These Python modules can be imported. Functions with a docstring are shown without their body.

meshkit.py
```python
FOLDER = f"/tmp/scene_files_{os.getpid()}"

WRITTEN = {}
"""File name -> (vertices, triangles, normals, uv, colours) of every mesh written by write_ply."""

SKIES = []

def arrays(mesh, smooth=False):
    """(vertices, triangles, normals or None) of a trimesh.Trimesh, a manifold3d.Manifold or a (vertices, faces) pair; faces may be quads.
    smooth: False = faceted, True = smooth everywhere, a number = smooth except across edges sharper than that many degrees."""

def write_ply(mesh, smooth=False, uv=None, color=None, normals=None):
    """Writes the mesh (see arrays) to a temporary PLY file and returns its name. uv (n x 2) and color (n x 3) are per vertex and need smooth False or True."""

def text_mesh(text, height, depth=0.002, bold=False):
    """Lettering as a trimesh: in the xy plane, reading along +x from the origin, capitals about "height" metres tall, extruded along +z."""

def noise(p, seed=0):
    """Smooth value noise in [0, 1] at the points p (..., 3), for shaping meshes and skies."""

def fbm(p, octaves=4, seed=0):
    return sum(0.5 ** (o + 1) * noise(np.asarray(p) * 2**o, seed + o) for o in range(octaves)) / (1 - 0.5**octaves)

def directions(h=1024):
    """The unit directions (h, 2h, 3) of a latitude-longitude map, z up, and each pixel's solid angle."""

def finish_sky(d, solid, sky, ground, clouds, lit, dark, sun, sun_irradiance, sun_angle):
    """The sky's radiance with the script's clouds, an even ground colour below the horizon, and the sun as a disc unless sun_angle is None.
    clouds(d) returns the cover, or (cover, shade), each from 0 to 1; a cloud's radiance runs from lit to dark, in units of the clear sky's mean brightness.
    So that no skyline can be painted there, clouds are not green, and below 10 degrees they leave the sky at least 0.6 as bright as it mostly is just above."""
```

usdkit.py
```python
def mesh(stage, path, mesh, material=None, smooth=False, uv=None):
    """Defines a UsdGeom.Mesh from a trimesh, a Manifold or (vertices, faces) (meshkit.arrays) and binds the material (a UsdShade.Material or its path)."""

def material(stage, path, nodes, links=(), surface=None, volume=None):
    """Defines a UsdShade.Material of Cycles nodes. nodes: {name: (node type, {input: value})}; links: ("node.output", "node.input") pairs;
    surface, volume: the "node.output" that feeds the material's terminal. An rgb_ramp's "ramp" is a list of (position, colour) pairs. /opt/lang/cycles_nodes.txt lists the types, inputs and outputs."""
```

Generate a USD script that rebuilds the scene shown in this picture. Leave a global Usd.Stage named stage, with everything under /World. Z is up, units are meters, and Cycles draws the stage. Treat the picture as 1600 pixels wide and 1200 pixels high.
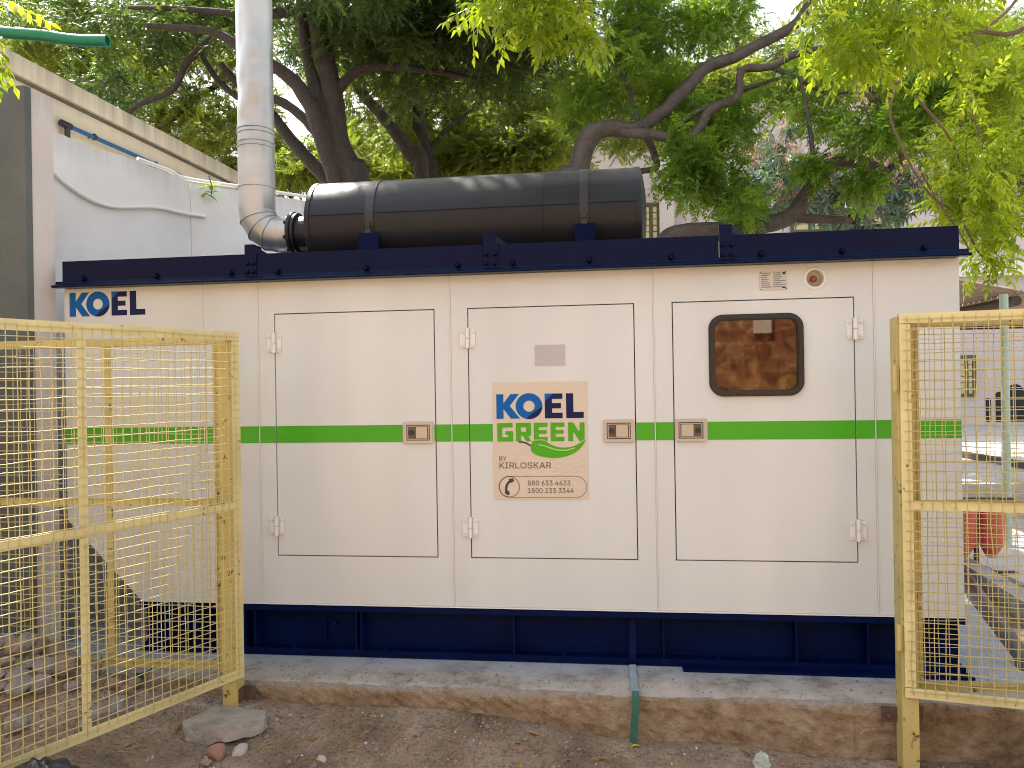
import math, random
import numpy as np, trimesh
import usdkit, meshkit
from pxr import Usd, UsdGeom, UsdLux, UsdShade, Gf, Sdf, Vt
from scipy.spatial.transform import Rotation
from shapely.geometry import Polygon, box as sbox, Point, LineString
from shapely import affinity
from shapely.ops import unary_union

stage = Usd.Stage.CreateInMemory()
UsdGeom.SetStageUpAxis(stage, UsdGeom.Tokens.z)
UsdGeom.SetStageMetersPerUnit(stage, 1.0)
UsdGeom.Xform.Define(stage, '/World')
UsdGeom.Scope.Define(stage, '/World/Looks')
rng = np.random.default_rng(7)
random.seed(7)

# ------------------------------------------------------------------ camera
YAW, PITCH, ROLL = math.radians(7.009), math.radians(0.041), math.radians(-0.9525)
EYE = np.array([0.0, -3.4, 1.5])
FPX = 1150.0
EXPOSURE = 1.5
_f = np.array([-math.sin(YAW) * math.cos(PITCH), math.cos(YAW) * math.cos(PITCH), math.sin(PITCH)])
_r = np.cross(_f, [0, 0, 1]); _r /= np.linalg.norm(_r); _u = np.cross(_r, _f)
CR = math.cos(ROLL) * _r + math.sin(ROLL) * _u
CU = -math.sin(ROLL) * _r + math.cos(ROLL) * _u
CF = _f
cam = UsdGeom.Camera.Define(stage, '/World/camera')
cam.AddTransformOp().Set(Gf.Matrix4d(*CR, 0, *CU, 0, *(-CF), 0, *EYE, 1))
cam.CreateHorizontalApertureAttr(36.0)
cam.CreateVerticalApertureAttr(27.0)
cam.CreateFocalLengthAttr(36.0 * FPX / 1600)
cam.CreateClippingRangeAttr(Gf.Vec2f(0.05, 500))
cam.CreateExposureAttr(EXPOSURE)

# ------------------------------------------------------------------ sky and sun
SUN = np.array([-0.42, 0.40, 0.82]); SUN /= np.linalg.norm(SUN)
M = {}


def mat(name, nodes, links, surface, volume=None):
    M[name] = usdkit.material(stage, '/World/Looks/' + name, nodes, links, surface=surface, volume=volume)
    return M[name]


mat('sky_look', {'s': ('sky_texture', {'sky_type': 'single_scattering', 'sun_disc': False, 'sun_elevation': math.asin(SUN[2]), 'sun_rotation': math.atan2(SUN[0], SUN[1]),
                                       'air_density': 1.0, 'aerosol_density': 3.0}), 'h': ('hsv', {'saturation': 0.42, 'value': 1.0}), 'b': ('background_shader', {'strength': 0.15})},
    [('s.color', 'h.color'), ('h.color', 'b.color')], 'b.background')
dome = UsdLux.DomeLight.Define(stage, '/World/sky')
UsdShade.MaterialBindingAPI.Apply(dome.GetPrim()).Bind(M['sky_look'])
sun = UsdLux.DistantLight.Define(stage, '/World/sun')
zx = np.cross([0, 0, 1], SUN); zx /= np.linalg.norm(zx); zy = np.cross(SUN, zx)
sun.AddTransformOp().Set(Gf.Matrix4d(*zx, 0, *zy, 0, *SUN, 0, 0, 0, 30, 1))
sun.CreateIntensityAttr(1.2); sun.CreateAngleAttr(0.5); sun.CreateNormalizeAttr(True)
sun.CreateColorAttr(Gf.Vec3f(1.0, 0.95, 0.87))


# ------------------------------------------------------------------ helpers: places
def ray(px, py):
    return CR * (px - 800) / FPX - CU * (py - 600) / FPX + CF


def at_depth(px, py, d):
    return EYE + d * ray(px, py)


def on_plane(px, py, p0, n):
    d = ray(px, py); n = np.asarray(n, float)
    return EYE + d * ((np.asarray(p0, float) - EYE) @ n / (d @ n))


def on_z(px, py, z):
    return on_plane(px, py, (0, 0, z), (0, 0, 1))


# ------------------------------------------------------------------ helpers: prims
COUNT = {}


def numbered(parent, name):
    k = (str(parent), name)
    COUNT[k] = COUNT.get(k, -1) + 1
    return name if COUNT[k] == 0 else f'{name}_{COUNT[k]:03d}'


def data(p, label=None, cat=None, group=None, kind=None):
    for k, v in (('label', label), ('category', cat), ('group', group), ('kind', kind)):
        if v:
            p.SetCustomDataByKey(k, v)
    return p


def thing(name, label=None, cat=None, group=None, kind=None, loc=None):
    x = UsdGeom.Xform.Define(stage, '/World/' + numbered('/World', name))
    if loc is not None:
        x.AddTranslateOp().Set(Gf.Vec3d(*map(float, loc)))
    return data(x.GetPrim(), label, cat, group, kind)


def obj(name, mesh, m, parent=None, smooth=False, label=None, cat=None, group=None, kind=None):
    base = str(parent.GetPath()) if parent is not None else '/World'
    p = usdkit.mesh(stage, base + '/' + numbered(base, name), mesh, M[m], smooth=smooth)
    return data(p.GetPrim(), label, cat, group, kind)


# ------------------------------------------------------------------ helpers: shapes
def cat(*ms):
    return trimesh.util.concatenate([m for m in ms if m is not None])


def bx(x0, x1, y0, y1, z0, z1):
    m = trimesh.creation.box([x1 - x0, y1 - y0, z1 - z0])
    m.apply_translation([(x0 + x1) / 2, (y0 + y1) / 2, (z0 + z1) / 2])
    return m


def xz(poly, y0, y1):
    """A polygon drawn in x and z, extruded from y0 to y1."""
    ms = []
    for g in getattr(poly, 'geoms', [poly]):
        if g.is_empty or g.area < 1e-9 or g.geom_type != 'Polygon':
            continue
        m = trimesh.creation.extrude_polygon(g, y1 - y0, engine='earcut')
        v = m.vertices.copy()
        m.vertices = np.column_stack([v[:, 0], y1 - v[:, 2], v[:, 1]])
        ms.append(m)
    return cat(*ms)


def xy(poly, z0, z1):
    m = trimesh.creation.extrude_polygon(poly, z1 - z0, engine='earcut')
    m.apply_translation([0, 0, z0])
    return m


def cyl(p, q, r, n=16, r2=None):
    return tube([p, q], [r, r if r2 is None else r2], n)


def spline(pts, k=6):
    pts = np.asarray(pts, float)
    if len(pts) < 3:
        return pts
    P = np.vstack([2 * pts[0] - pts[1], pts, 2 * pts[-1] - pts[-2]])
    out = []
    for i in range(1, len(P) - 2):
        for t in np.arange(k) / k:
            a, b, c, d = P[i - 1:i + 3]
            out.append(0.5 * (2 * b + (c - a) * t + (2 * a - 5 * b + 4 * c - d) * t ** 2 + (3 * b - a - 3 * c + d) * t ** 3))
    return np.array(out + [pts[-1]])


def tube(pts, rad, n=10, cap=True):
    pts = np.asarray(pts, float); rad = np.broadcast_to(np.asarray(rad, float), len(pts))
    t = np.gradient(pts, axis=0); t /= np.linalg.norm(t, axis=1, keepdims=True) + 1e-12
    ref = np.array([0, 0, 1.0]) if abs(t[0, 2]) < 0.9 else np.array([1.0, 0, 0])
    u = np.cross(t[0], ref); u /= np.linalg.norm(u)
    rings = []
    ang = np.arange(n) / n * 2 * np.pi
    for i in range(len(pts)):
        u = u - t[i] * (u @ t[i]); u /= np.linalg.norm(u); w = np.cross(t[i], u)
        rings.append(pts[i] + rad[i] * (np.cos(ang)[:, None] * u + np.sin(ang)[:, None] * w))
    v = np.vstack(rings)
    f = []
    for i in range(len(pts) - 1):
        a = i * n + np.arange(n); b = i * n + (np.arange(n) + 1) % n
        f += [np.column_stack([a, b, b + n]), np.column_stack([a, b + n, a + n])]
    if cap:
        v = np.vstack([v, pts[:1], pts[-1:]])
        k = len(v)
        a = np.arange(n); b = (a + 1) % n
        f.append(np.column_stack([np.full(n, k - 2), b, a]))
        o = (len(pts) - 1) * n
        f.append(np.column_stack([np.full(n, k - 1), o + a, o + b]))
    return trimesh.Trimesh(v, np.vstack(f), process=False)


def lathe(profile, origin, axis, n=40):
    """profile: (radius, height) pairs turned about the axis through origin."""
    prof = np.asarray(profile, float)
    axis = np.asarray(axis, float) / np.linalg.norm(axis)
    ref = np.array([0, 0, 1.0]) if abs(axis[2]) < 0.9 else np.array([1.0, 0, 0])
    u = np.cross(axis, ref); u /= np.linalg.norm(u); w = np.cross(axis, u)
    a = np.arange(n) / n * 2 * np.pi
    d = np.cos(a)[:, None] * u + np.sin(a)[:, None] * w
    v = np.vstack([np.asarray(origin) + r * d + h * axis for r, h in prof])
    f = []
    for i in range(len(prof) - 1):
        p = i * n + np.arange(n); q = i * n + (np.arange(n) + 1) % n
        f += [np.column_stack([p, q, q + n]), np.column_stack([p, q + n, p + n])]
    m = trimesh.Trimesh(v, np.vstack(f), process=False)
    m.update_faces(m.nondegenerate_faces(height=1e-9))
    return m


def oriented(m, o, ex, ey, ez):
    T = np.eye(4); T[:3, 0], T[:3, 1], T[:3, 2], T[:3, 3] = ex, ey, ez, o
    m = m.copy(); m.apply_transform(T)
    return m


def rock(size, seed, flat=0.7, sub=2):
    m = trimesh.creation.icosphere(sub)
    v = m.vertices * (1 + 0.55 * (meshkit.fbm(m.vertices * 1.3 + seed * 7.1, 3, seed) - 0.5)[:, None])
    r = np.random.default_rng(seed)
    for _ in range(7):                                  # broken faces
        n = r.normal(size=3); n /= np.linalg.norm(n); d = r.uniform(0.55, 0.85)
        over = np.maximum(v @ n - d, 0)
        v = v - over[:, None] * n
    m.vertices = v * np.asarray([1, r.uniform(0.65, 0.95), flat]) * size
    m.apply_transform(trimesh.transformations.rotation_matrix(r.uniform(0, 6.28), [0, 0, 1]))
    return m


# ------------------------------------------------------------------ materials
def plain(name, color, rough=0.5, metallic=0.0, spec=0.5, var=0.0, scale=3.0, bump=0.0, bscale=60.0, bevel=0.0, bdist=0.01, detail=4, coat=0.0, scale3=None):
    """A principled surface whose colour wanders by +-var and whose relief is a noise."""
    c = np.asarray(color, float)
    nodes = {'g': ('geometry', {}), 'p': ('principled_bsdf', {'roughness': rough, 'metallic': metallic, 'specular_ior_level': spec, 'base_color': tuple(c), 'coat_weight': coat})}
    links = []
    src = 'g.position'
    if scale3:
        nodes['mp'] = ('mapping', {'scale': scale3}); links.append(('g.position', 'mp.vector')); src = 'mp.vector'
    if var:
        nodes['n'] = ('noise_texture', {'scale': scale, 'detail': detail, 'roughness': 0.6})
        nodes['r'] = ('rgb_ramp', {'ramp': [(0.25, tuple(np.clip(c * (1 - var), 0, 1))), (0.5, tuple(c)), (0.75, tuple(np.clip(c * (1 + var), 0, 1)))]})
        links += [(src, 'n.vector'), ('n.fac', 'r.fac'), ('r.color', 'p.base_color')]
    if bump:
        nodes['bn'] = ('noise_texture', {'scale': bscale, 'detail': 4})
        nodes['b'] = ('bump', {'strength': bump, 'distance': bdist})
        links += [('g.position', 'bn.vector'), ('bn.fac', 'b.height'), ('b.normal', 'p.normal')]
    if bevel:
        nodes['bv'] = ('bevel', {'radius': bevel})
        links += [('bv.bevel', 'b.normal')] if bump else [('bv.bevel', 'p.normal')]
    return mat(name, nodes, links, 'p.BSDF')


plain('white_paint', (0.575, 0.585, 0.56), 0.27, var=0.075, scale=1.5, scale3=(1.6, 1.0, 0.28), bump=0.35, bscale=1.6, bdist=0.012, bevel=0.004, detail=2)
plain('white_core', (0.62, 0.59, 0.53), 0.5)
plain('gasket', (0.02, 0.02, 0.02), 0.7)
plain('navy_paint', (0.0007, 0.0045, 0.023), 0.26, spec=0.13, var=0.2, scale=5, bump=0.3, bscale=3, bdist=0.015, bevel=0.003)
plain('navy_base', (0.0003, 0.005, 0.036), 0.4, spec=0.08, var=0.3, scale=7, bump=0.25, bscale=25, bdist=0.004, bevel=0.003)
plain('stripe_green', (0.045, 0.31, 0.006), 0.32, var=0.06, scale=2)
plain('stainless', (0.44, 0.42, 0.39), 0.33, metallic=0.85, bump=0.1, bscale=40, bevel=0.002)
plain('tray_grey', (0.11, 0.095, 0.08), 0.4, metallic=0.5)
plain('dark_metal', (0.05, 0.045, 0.04), 0.45, metallic=0.6)
plain('black_rubber', (0.012, 0.012, 0.012), 0.38, bump=0.1, bscale=80)
plain('hinge_white', (0.70, 0.68, 0.65), 0.4, bevel=0.002)
plain('label_grey', (0.42, 0.38, 0.38), 0.5, var=0.05, scale=20)
plain('plate_metal', (0.50, 0.49, 0.46), 0.4, metallic=0.3, var=0.08, scale=30)
plain('print_dark', (0.03, 0.03, 0.03), 0.6)
plain('sticker_base', (0.56, 0.475, 0.37), 0.4, var=0.03, scale=4)
plain('sticker_line', (0.50, 0.42, 0.32), 0.4)
plain('letter_blue', (0.0, 0.095, 0.33), 0.5, spec=0.2)
plain('letter_navy', (0.004, 0.009, 0.06), 0.5, spec=0.2)
plain('letter_green', (0.075, 0.33, 0.012), 0.5, spec=0.2)
plain('letter_light', (0.35, 0.55, 0.20), 0.35)
plain('letter_brown', (0.09, 0.06, 0.045), 0.5)
plain('stop_red', (0.25, 0.06, 0.045), 0.5)
plain('cup_white', (0.66, 0.63, 0.54), 0.4)
plain('silencer_black', (0.010, 0.010, 0.0105), 0.42, spec=0.38, var=0.25, scale=4, bump=0.3, bscale=4, bdist=0.012)
plain('strap_black', (0.022, 0.020, 0.020), 0.42, var=0.2, scale=20)
plain('yellow_wire', (0.50, 0.425, 0.18), 0.5, var=0.15, scale=9)
plain('rust', (0.095, 0.052, 0.032), 0.8, var=0.4, scale=30, bump=0.4, bscale=150, bdist=0.003)
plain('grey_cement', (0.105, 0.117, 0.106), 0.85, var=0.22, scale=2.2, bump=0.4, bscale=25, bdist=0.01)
plain('stone_grey', (0.22, 0.20, 0.175), 0.9, var=0.3, scale=14, bump=0.6, bscale=60, bdist=0.012)
plain('stone_tan', (0.26, 0.19, 0.13), 0.9, var=0.3, scale=16, bump=0.6, bscale=60, bdist=0.012)
plain('stone_white', (0.46, 0.42, 0.36), 0.85, var=0.15, scale=30, bump=0.4, bscale=60, bdist=0.008)
plain('lump_cement', (0.33, 0.295, 0.25), 0.9, var=0.28, scale=11, bump=0.6, bscale=60, bdist=0.012)
plain('stone_red', (0.30, 0.16, 0.11), 0.85, var=0.25, scale=30, bump=0.4, bscale=60, bdist=0.008)
plain('bag_black', (0.012, 0.014, 0.016), 0.28, bump=0.5, bscale=30, bdist=0.01)
plain('crumple_green', (0.36, 0.42, 0.34), 0.4, var=0.25, scale=40)
plain('leaf_yellow', (0.55, 0.38, 0.02), 0.5, var=0.25, scale=40)
plain('leaf_brown', (0.28, 0.17, 0.06), 0.7, var=0.3, scale=50)
plain('strip_green', (0.02, 0.10, 0.065), 0.4, var=0.2, scale=20)
plain('strip_pale', (0.30, 0.37, 0.42), 0.5, var=0.2, scale=20)
plain('pvc_white', (0.80, 0.80, 0.76), 0.45)
plain('pvc_blue', (0.012, 0.10, 0.24), 0.4)
plain('hose_green', (0.004, 0.16, 0.085), 0.3)
plain('pvc_black', (0.02, 0.02, 0.022), 0.35, bump=0.2, bscale=10)
plain('pole_green', (0.34, 0.43, 0.32), 0.5, var=0.1)
plain('bucket_red', (0.50, 0.10, 0.055), 0.4, var=0.15, scale=9)
plain('roof_sheet', (0.40, 0.31, 0.24), 0.75, var=0.12, scale=2.5, scale3=(6, 0.6, 1))
plain('roof_beam', (0.05, 0.03, 0.02), 0.7)
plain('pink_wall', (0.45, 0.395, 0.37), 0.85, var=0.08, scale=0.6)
plain('white_course', (0.62, 0.62, 0.60), 0.8)
plain('louvre_yellow', (0.46, 0.40, 0.20), 0.6, var=0.1, scale=1)
plain('frame_olive', (0.06, 0.06, 0.025), 0.6)
plain('jali_white', (0.66, 0.66, 0.66), 0.8)
plain('dark_inside', (0.012, 0.012, 0.012), 0.9)
plain('panel_orange', (0.20, 0.075, 0.03), 0.6, var=0.3, scale=6)
plain('paving', (0.44, 0.42, 0.39), 0.85, var=0.12, scale=3, bump=0.2, bscale=40)
plain('paving_pale', (0.50, 0.48, 0.45), 0.85, var=0.12, scale=3, bump=0.2, bscale=40)
plain('kerb_stone', (0.33, 0.32, 0.31), 0.85, var=0.15, scale=4, bump=0.3, bscale=40)
plain('bark_dark', (0.034, 0.025, 0.019), 0.9, var=0.35, scale=9, bump=1.0, bscale=22, bdist=0.03)
plain('bark_grey', (0.085, 0.066, 0.052), 0.9, var=0.35, scale=9, bump=1.0, bscale=22, bdist=0.02)
plain('twig_brown', (0.15, 0.095, 0.055), 0.8, var=0.3, scale=15)
plain('flower_pink', (0.46, 0.29, 0.23), 0.8, var=0.25, scale=8)


def yellow(name, base, rust):
    mat(name, {'g': ('geometry', {}), 'n': ('noise_texture', {'scale': 26, 'detail': 6, 'roughness': 0.65}), 'r': ('rgb_ramp', {'ramp': [(0.0, (0, 0, 0)), (rust - 0.02, (0, 0, 0)), (rust + 0.03, (1, 1, 1)), (1.0, (1, 1, 1))]}),
               'n2': ('noise_texture', {'scale': 4, 'detail': 3}), 'r2': ('rgb_ramp', {'ramp': [(0.3, tuple(np.array(base) * 0.85)), (0.7, tuple(np.array(base) * 1.1))]}),
               'm': ('mix', {'color1': (0.11, 0.06, 0.03)}), 'bn': ('noise_texture', {'scale': 35, 'detail': 4}), 'b': ('bump', {'strength': 0.25, 'distance': 0.006}),
               'p': ('principled_bsdf', {'roughness': 0.42})},
        [('g.position', 'n.vector'), ('g.position', 'n2.vector'), ('g.position', 'bn.vector'), ('n.fac', 'r.fac'), ('n2.fac', 'r2.fac'), ('r.color', 'm.fac'), ('r2.color', 'm.color2'), ('m.color', 'p.base_color'), ('bn.fac', 'b.height'), ('b.normal', 'p.normal')], 'p.BSDF')


def swap(name, base, rust):
    yellow(name, base, rust)


swap('yellow_paint', (0.58, 0.50, 0.235), 0.33)
swap('yellow_worn', (0.46, 0.375, 0.13), 0.37)


def wall_paint(name, base, stain, zt, streak=0.35, amount=0.5):
    """Painted plaster: faint mottling, and dark rain streaks that run down from a top edge at height zt."""
    mat(name, {'g': ('geometry', {}), 'mp': ('mapping', {'scale': (9, 9, 0.5)}), 'n': ('noise_texture', {'scale': 1.0, 'detail': 5, 'roughness': 0.65}),
               's': ('separate_xyz', {}), 'h': ('map_range', {'clamp': True, 'from_min': zt - streak, 'from_max': zt, 'to_min': 0.0, 'to_max': 1.0}),
               'mu': ('math', {'math_type': 'multiply'}), 'sc': ('map_range', {'clamp': True, 'from_min': 0.28, 'from_max': 0.62, 'to_min': 0.0, 'to_max': amount}),
               'n2': ('noise_texture', {'scale': 1.6, 'detail': 5, 'roughness': 0.6}), 'r2': ('rgb_ramp', {'ramp': [(0.3, tuple(np.array(base) * 0.9)), (0.7, tuple(np.array(base) * 1.06))]}),
               'm': ('mix', {'color2': stain}), 'bn': ('noise_texture', {'scale': 22, 'detail': 5}), 'b': ('bump', {'strength': 0.35, 'distance': 0.012}), 'p': ('principled_bsdf', {'roughness': 0.85, 'specular_ior_level': 0.25})},
        [('g.position', 'mp.vector'), ('mp.vector', 'n.vector'), ('g.position', 's.vector'), ('s.z', 'h.value'), ('n.fac', 'mu.value1'), ('h.result', 'mu.value2'), ('mu.value', 'sc.value'), ('sc.result', 'm.fac'),
         ('g.position', 'n2.vector'), ('n2.fac', 'r2.fac'), ('r2.color', 'm.color1'), ('m.color', 'p.base_color'), ('g.position', 'bn.vector'), ('bn.fac', 'b.height'), ('b.normal', 'p.normal')], 'p.BSDF')


wall_paint('wall_white', (0.75, 0.74, 0.715), (0.24, 0.23, 0.21), 3.0, 0.3, 0.32)
wall_paint('wall_beige', (0.60, 0.53, 0.40), (0.20, 0.17, 0.12), 3.85, 0.5, 0.75)
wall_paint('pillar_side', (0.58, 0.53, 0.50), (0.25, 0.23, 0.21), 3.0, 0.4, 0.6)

# galvanised pipe: dull zinc with dents
mat('galvanised', {'g': ('geometry', {}), 'n': ('noise_texture', {'scale': 5, 'detail': 3}), 'r': ('rgb_ramp', {'ramp': [(0.3, (0.42, 0.41, 0.37)), (0.7, (0.56, 0.545, 0.50))]}),
                   'rr': ('map_range', {'from_min': 0.3, 'from_max': 0.7, 'to_min': 0.36, 'to_max': 0.52}), 'mp': ('mapping', {'scale': (5, 5, 2.2)}), 'v': ('noise_texture', {'scale': 1.4, 'detail': 1.5}),
                   'b': ('bump', {'strength': 0.5, 'distance': 0.05}), 'p': ('principled_bsdf', {'metallic': 0.8})},
    [('g.position', 'n.vector'), ('n.fac', 'r.fac'), ('r.color', 'p.base_color'), ('n.fac', 'rr.value'), ('rr.result', 'p.roughness'), ('g.position', 'mp.vector'), ('mp.vector', 'v.vector'), ('v.fac', 'b.height'), ('b.normal', 'p.normal')], 'p.BSDF')

# ground: brown trodden earth, grey silty patches, fine grit
mat('earth', {'g': ('geometry', {}), 'n': ('noise_texture', {'scale': 2.6, 'detail': 7, 'roughness': 0.65}), 'r': ('rgb_ramp', {'ramp': [(0.3, (0.12, 0.09, 0.06)), (0.44, (0.275, 0.208, 0.14)), (0.56, (0.38, 0.30, 0.215)), (0.7, (0.50, 0.44, 0.36))]}),
              'n2': ('noise_texture', {'scale': 70, 'detail': 5, 'roughness': 0.7}), 'r2': ('rgb_ramp', {'ramp': [(0.34, (0.35, 0.32, 0.3)), (0.48, (0.95, 0.95, 0.95)), (0.6, (1.0, 1.0, 1.0)), (0.72, (1.7, 1.65, 1.55))]}),
              'm': ('mix', {'mix_type': 'multiply', 'fac': 0.85}), 'n3': ('noise_texture', {'scale': 120, 'detail': 6, 'roughness': 0.7}), 'b': ('bump', {'strength': 0.8, 'distance': 0.015}), 'p': ('principled_bsdf', {'roughness': 0.95, 'specular_ior_level': 0.2})},
    [('g.position', 'n.vector'), ('n.fac', 'r.fac'), ('g.position', 'n2.vector'), ('n2.fac', 'r2.fac'), ('r.color', 'm.color1'), ('r2.color', 'm.color2'), ('m.color', 'p.base_color'), ('g.position', 'n3.vector'), ('n3.fac', 'b.height'), ('b.normal', 'p.normal')], 'p.BSDF')

# plinth: pale cement top, overspray of blue near the machine, mud splashed front
mat('plinth_top', {'g': ('geometry', {}), 's': ('separate_xyz', {}), 'n': ('noise_texture', {'scale': 6, 'detail': 7, 'roughness': 0.68}), 'r': ('rgb_ramp', {'ramp': [(0.3, (0.15, 0.135, 0.11)), (0.46, (0.34, 0.31, 0.265)), (0.6, (0.43, 0.40, 0.35)), (0.75, (0.31, 0.26, 0.20))]}),
                   'ny': ('math', {'math_type': 'multiply_add', 'value2': 0.22}), 'h': ('map_range', {'clamp': True, 'from_min': -0.06, 'from_max': 0.06, 'to_min': 0.0, 'to_max': 0.45}),
                   'm': ('mix', {'color2': (0.36, 0.44, 0.56)}), 'bn': ('noise_texture', {'scale': 60, 'detail': 6}), 'b': ('bump', {'strength': 0.5, 'distance': 0.01}), 'p': ('principled_bsdf', {'roughness': 0.9})},
    [('g.position', 'n.vector'), ('n.fac', 'r.fac'), ('g.position', 's.vector'), ('n.fac', 'ny.value1'), ('s.y', 'ny.value3'), ('ny.value', 'h.value'), ('h.result', 'm.fac'), ('r.color', 'm.color1'), ('m.color', 'p.base_color'), ('g.position', 'bn.vector'), ('bn.fac', 'b.height'), ('b.normal', 'p.normal')], 'p.BSDF')
mat('plinth_front', {'g': ('geometry', {}), 's': ('separate_xyz', {}), 'n': ('noise_texture', {'scale': 8, 'detail': 9, 'roughness': 0.74}), 'r': ('rgb_ramp', {'ramp': [(0.33, (0.19, 0.125, 0.07)), (0.45, (0.34, 0.24, 0.14)), (0.58, (0.44, 0.33, 0.21)), (0.72, (0.50, 0.43, 0.33))]}),
                     'mp': ('mapping', {'scale': (30, 1, 0.8)}), 'ns': ('noise_texture', {'scale': 1.0, 'detail': 3}), 'rs': ('rgb_ramp', {'ramp': [(0.26, (0.45, 0.42, 0.4)), (0.36, (1, 1, 1)), (1.0, (1, 1, 1))]}),
                     'mm': ('mix', {'mix_type': 'multiply', 'fac': 0.3}), 'ny': ('math', {'math_type': 'multiply_add', 'value2': 0.13}), 'h': ('map_range', {'clamp': True, 'from_min': 0.235, 'from_max': 0.262, 'to_min': 0.0, 'to_max': 1.0}),
                     'm': ('mix', {'color2': (0.37, 0.34, 0.29)}), 'bn': ('noise_texture', {'scale': 75, 'detail': 6, 'roughness': 0.7}), 'b': ('bump', {'strength': 1.0, 'distance': 0.02}), 'p': ('principled_bsdf', {'roughness': 0.95, 'specular_ior_level': 0.2})},
    [('g.position', 'n.vector'), ('n.fac', 'r.fac'), ('g.position', 'mp.vector'), ('mp.vector', 'ns.vector'), ('ns.fac', 'rs.fac'), ('r.color', 'mm.color1'), ('rs.color', 'mm.color2'), ('g.position', 's.vector'), ('n.fac', 'ny.value1'), ('s.z', 'ny.value3'), ('ny.value', 'h.value'), ('h.result', 'm.fac'),
     ('mm.color', 'm.color1'), ('m.color', 'p.base_color'), ('g.position', 'bn.vector'), ('bn.fac', 'b.height'), ('b.normal', 'p.normal')], 'p.BSDF')

# window pane: dark film on clear glass
mat('dark_glass', {'t': ('transparent_bsdf', {'color': (0.45, 0.40, 0.36)}), 'q': ('glossy_bsdf', {'roughness': 0.02, 'color': (0.85, 0.62, 0.50)}), 'f': ('fresnel', {'IOR': 2.1}), 'm': ('mix_closure', {})},
    [('f.fac', 'm.fac'), ('t.BSDF', 'm.closure1'), ('q.BSDF', 'm.closure2')], 'm.closure')
# brick wall of the facing block, seen only mirrored in the pane
mat('laterite', {'g': ('geometry', {}), 'sp': ('separate_xyz', {}), 'c': ('combine_xyz', {}), 'k': ('brick_texture', {'scale': 1.0, 'brick_width': 0.55, 'row_height': 0.28, 'mortar_size': 0.02, 'color1': (0.27, 0.14, 0.075), 'color2': (0.33, 0.22, 0.12), 'mortar': (0.33, 0.23, 0.13)}),
                 'n': ('noise_texture', {'scale': 2.6, 'detail': 8, 'roughness': 0.7, 'distortion': 1.2}), 'r': ('rgb_ramp', {'ramp': [(0.36, (0.2, 0.13, 0.1)), (0.45, (0.8, 0.5, 0.4)), (0.54, (1.0, 1.0, 0.85)), (0.62, (2.0, 1.9, 1.4))]}), 'm': ('mix', {'mix_type': 'multiply', 'fac': 0.8}), 'p': ('principled_bsdf', {'roughness': 0.9})},
    [('g.position', 'sp.vector'), ('sp.x', 'c.x'), ('sp.z', 'c.y'), ('c.vector', 'k.vector'), ('g.position', 'n.vector'), ('n.fac', 'r.fac'), ('k.color', 'm.color1'), ('r.color', 'm.color2'), ('m.color', 'p.base_color')], 'p.BSDF')


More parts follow.
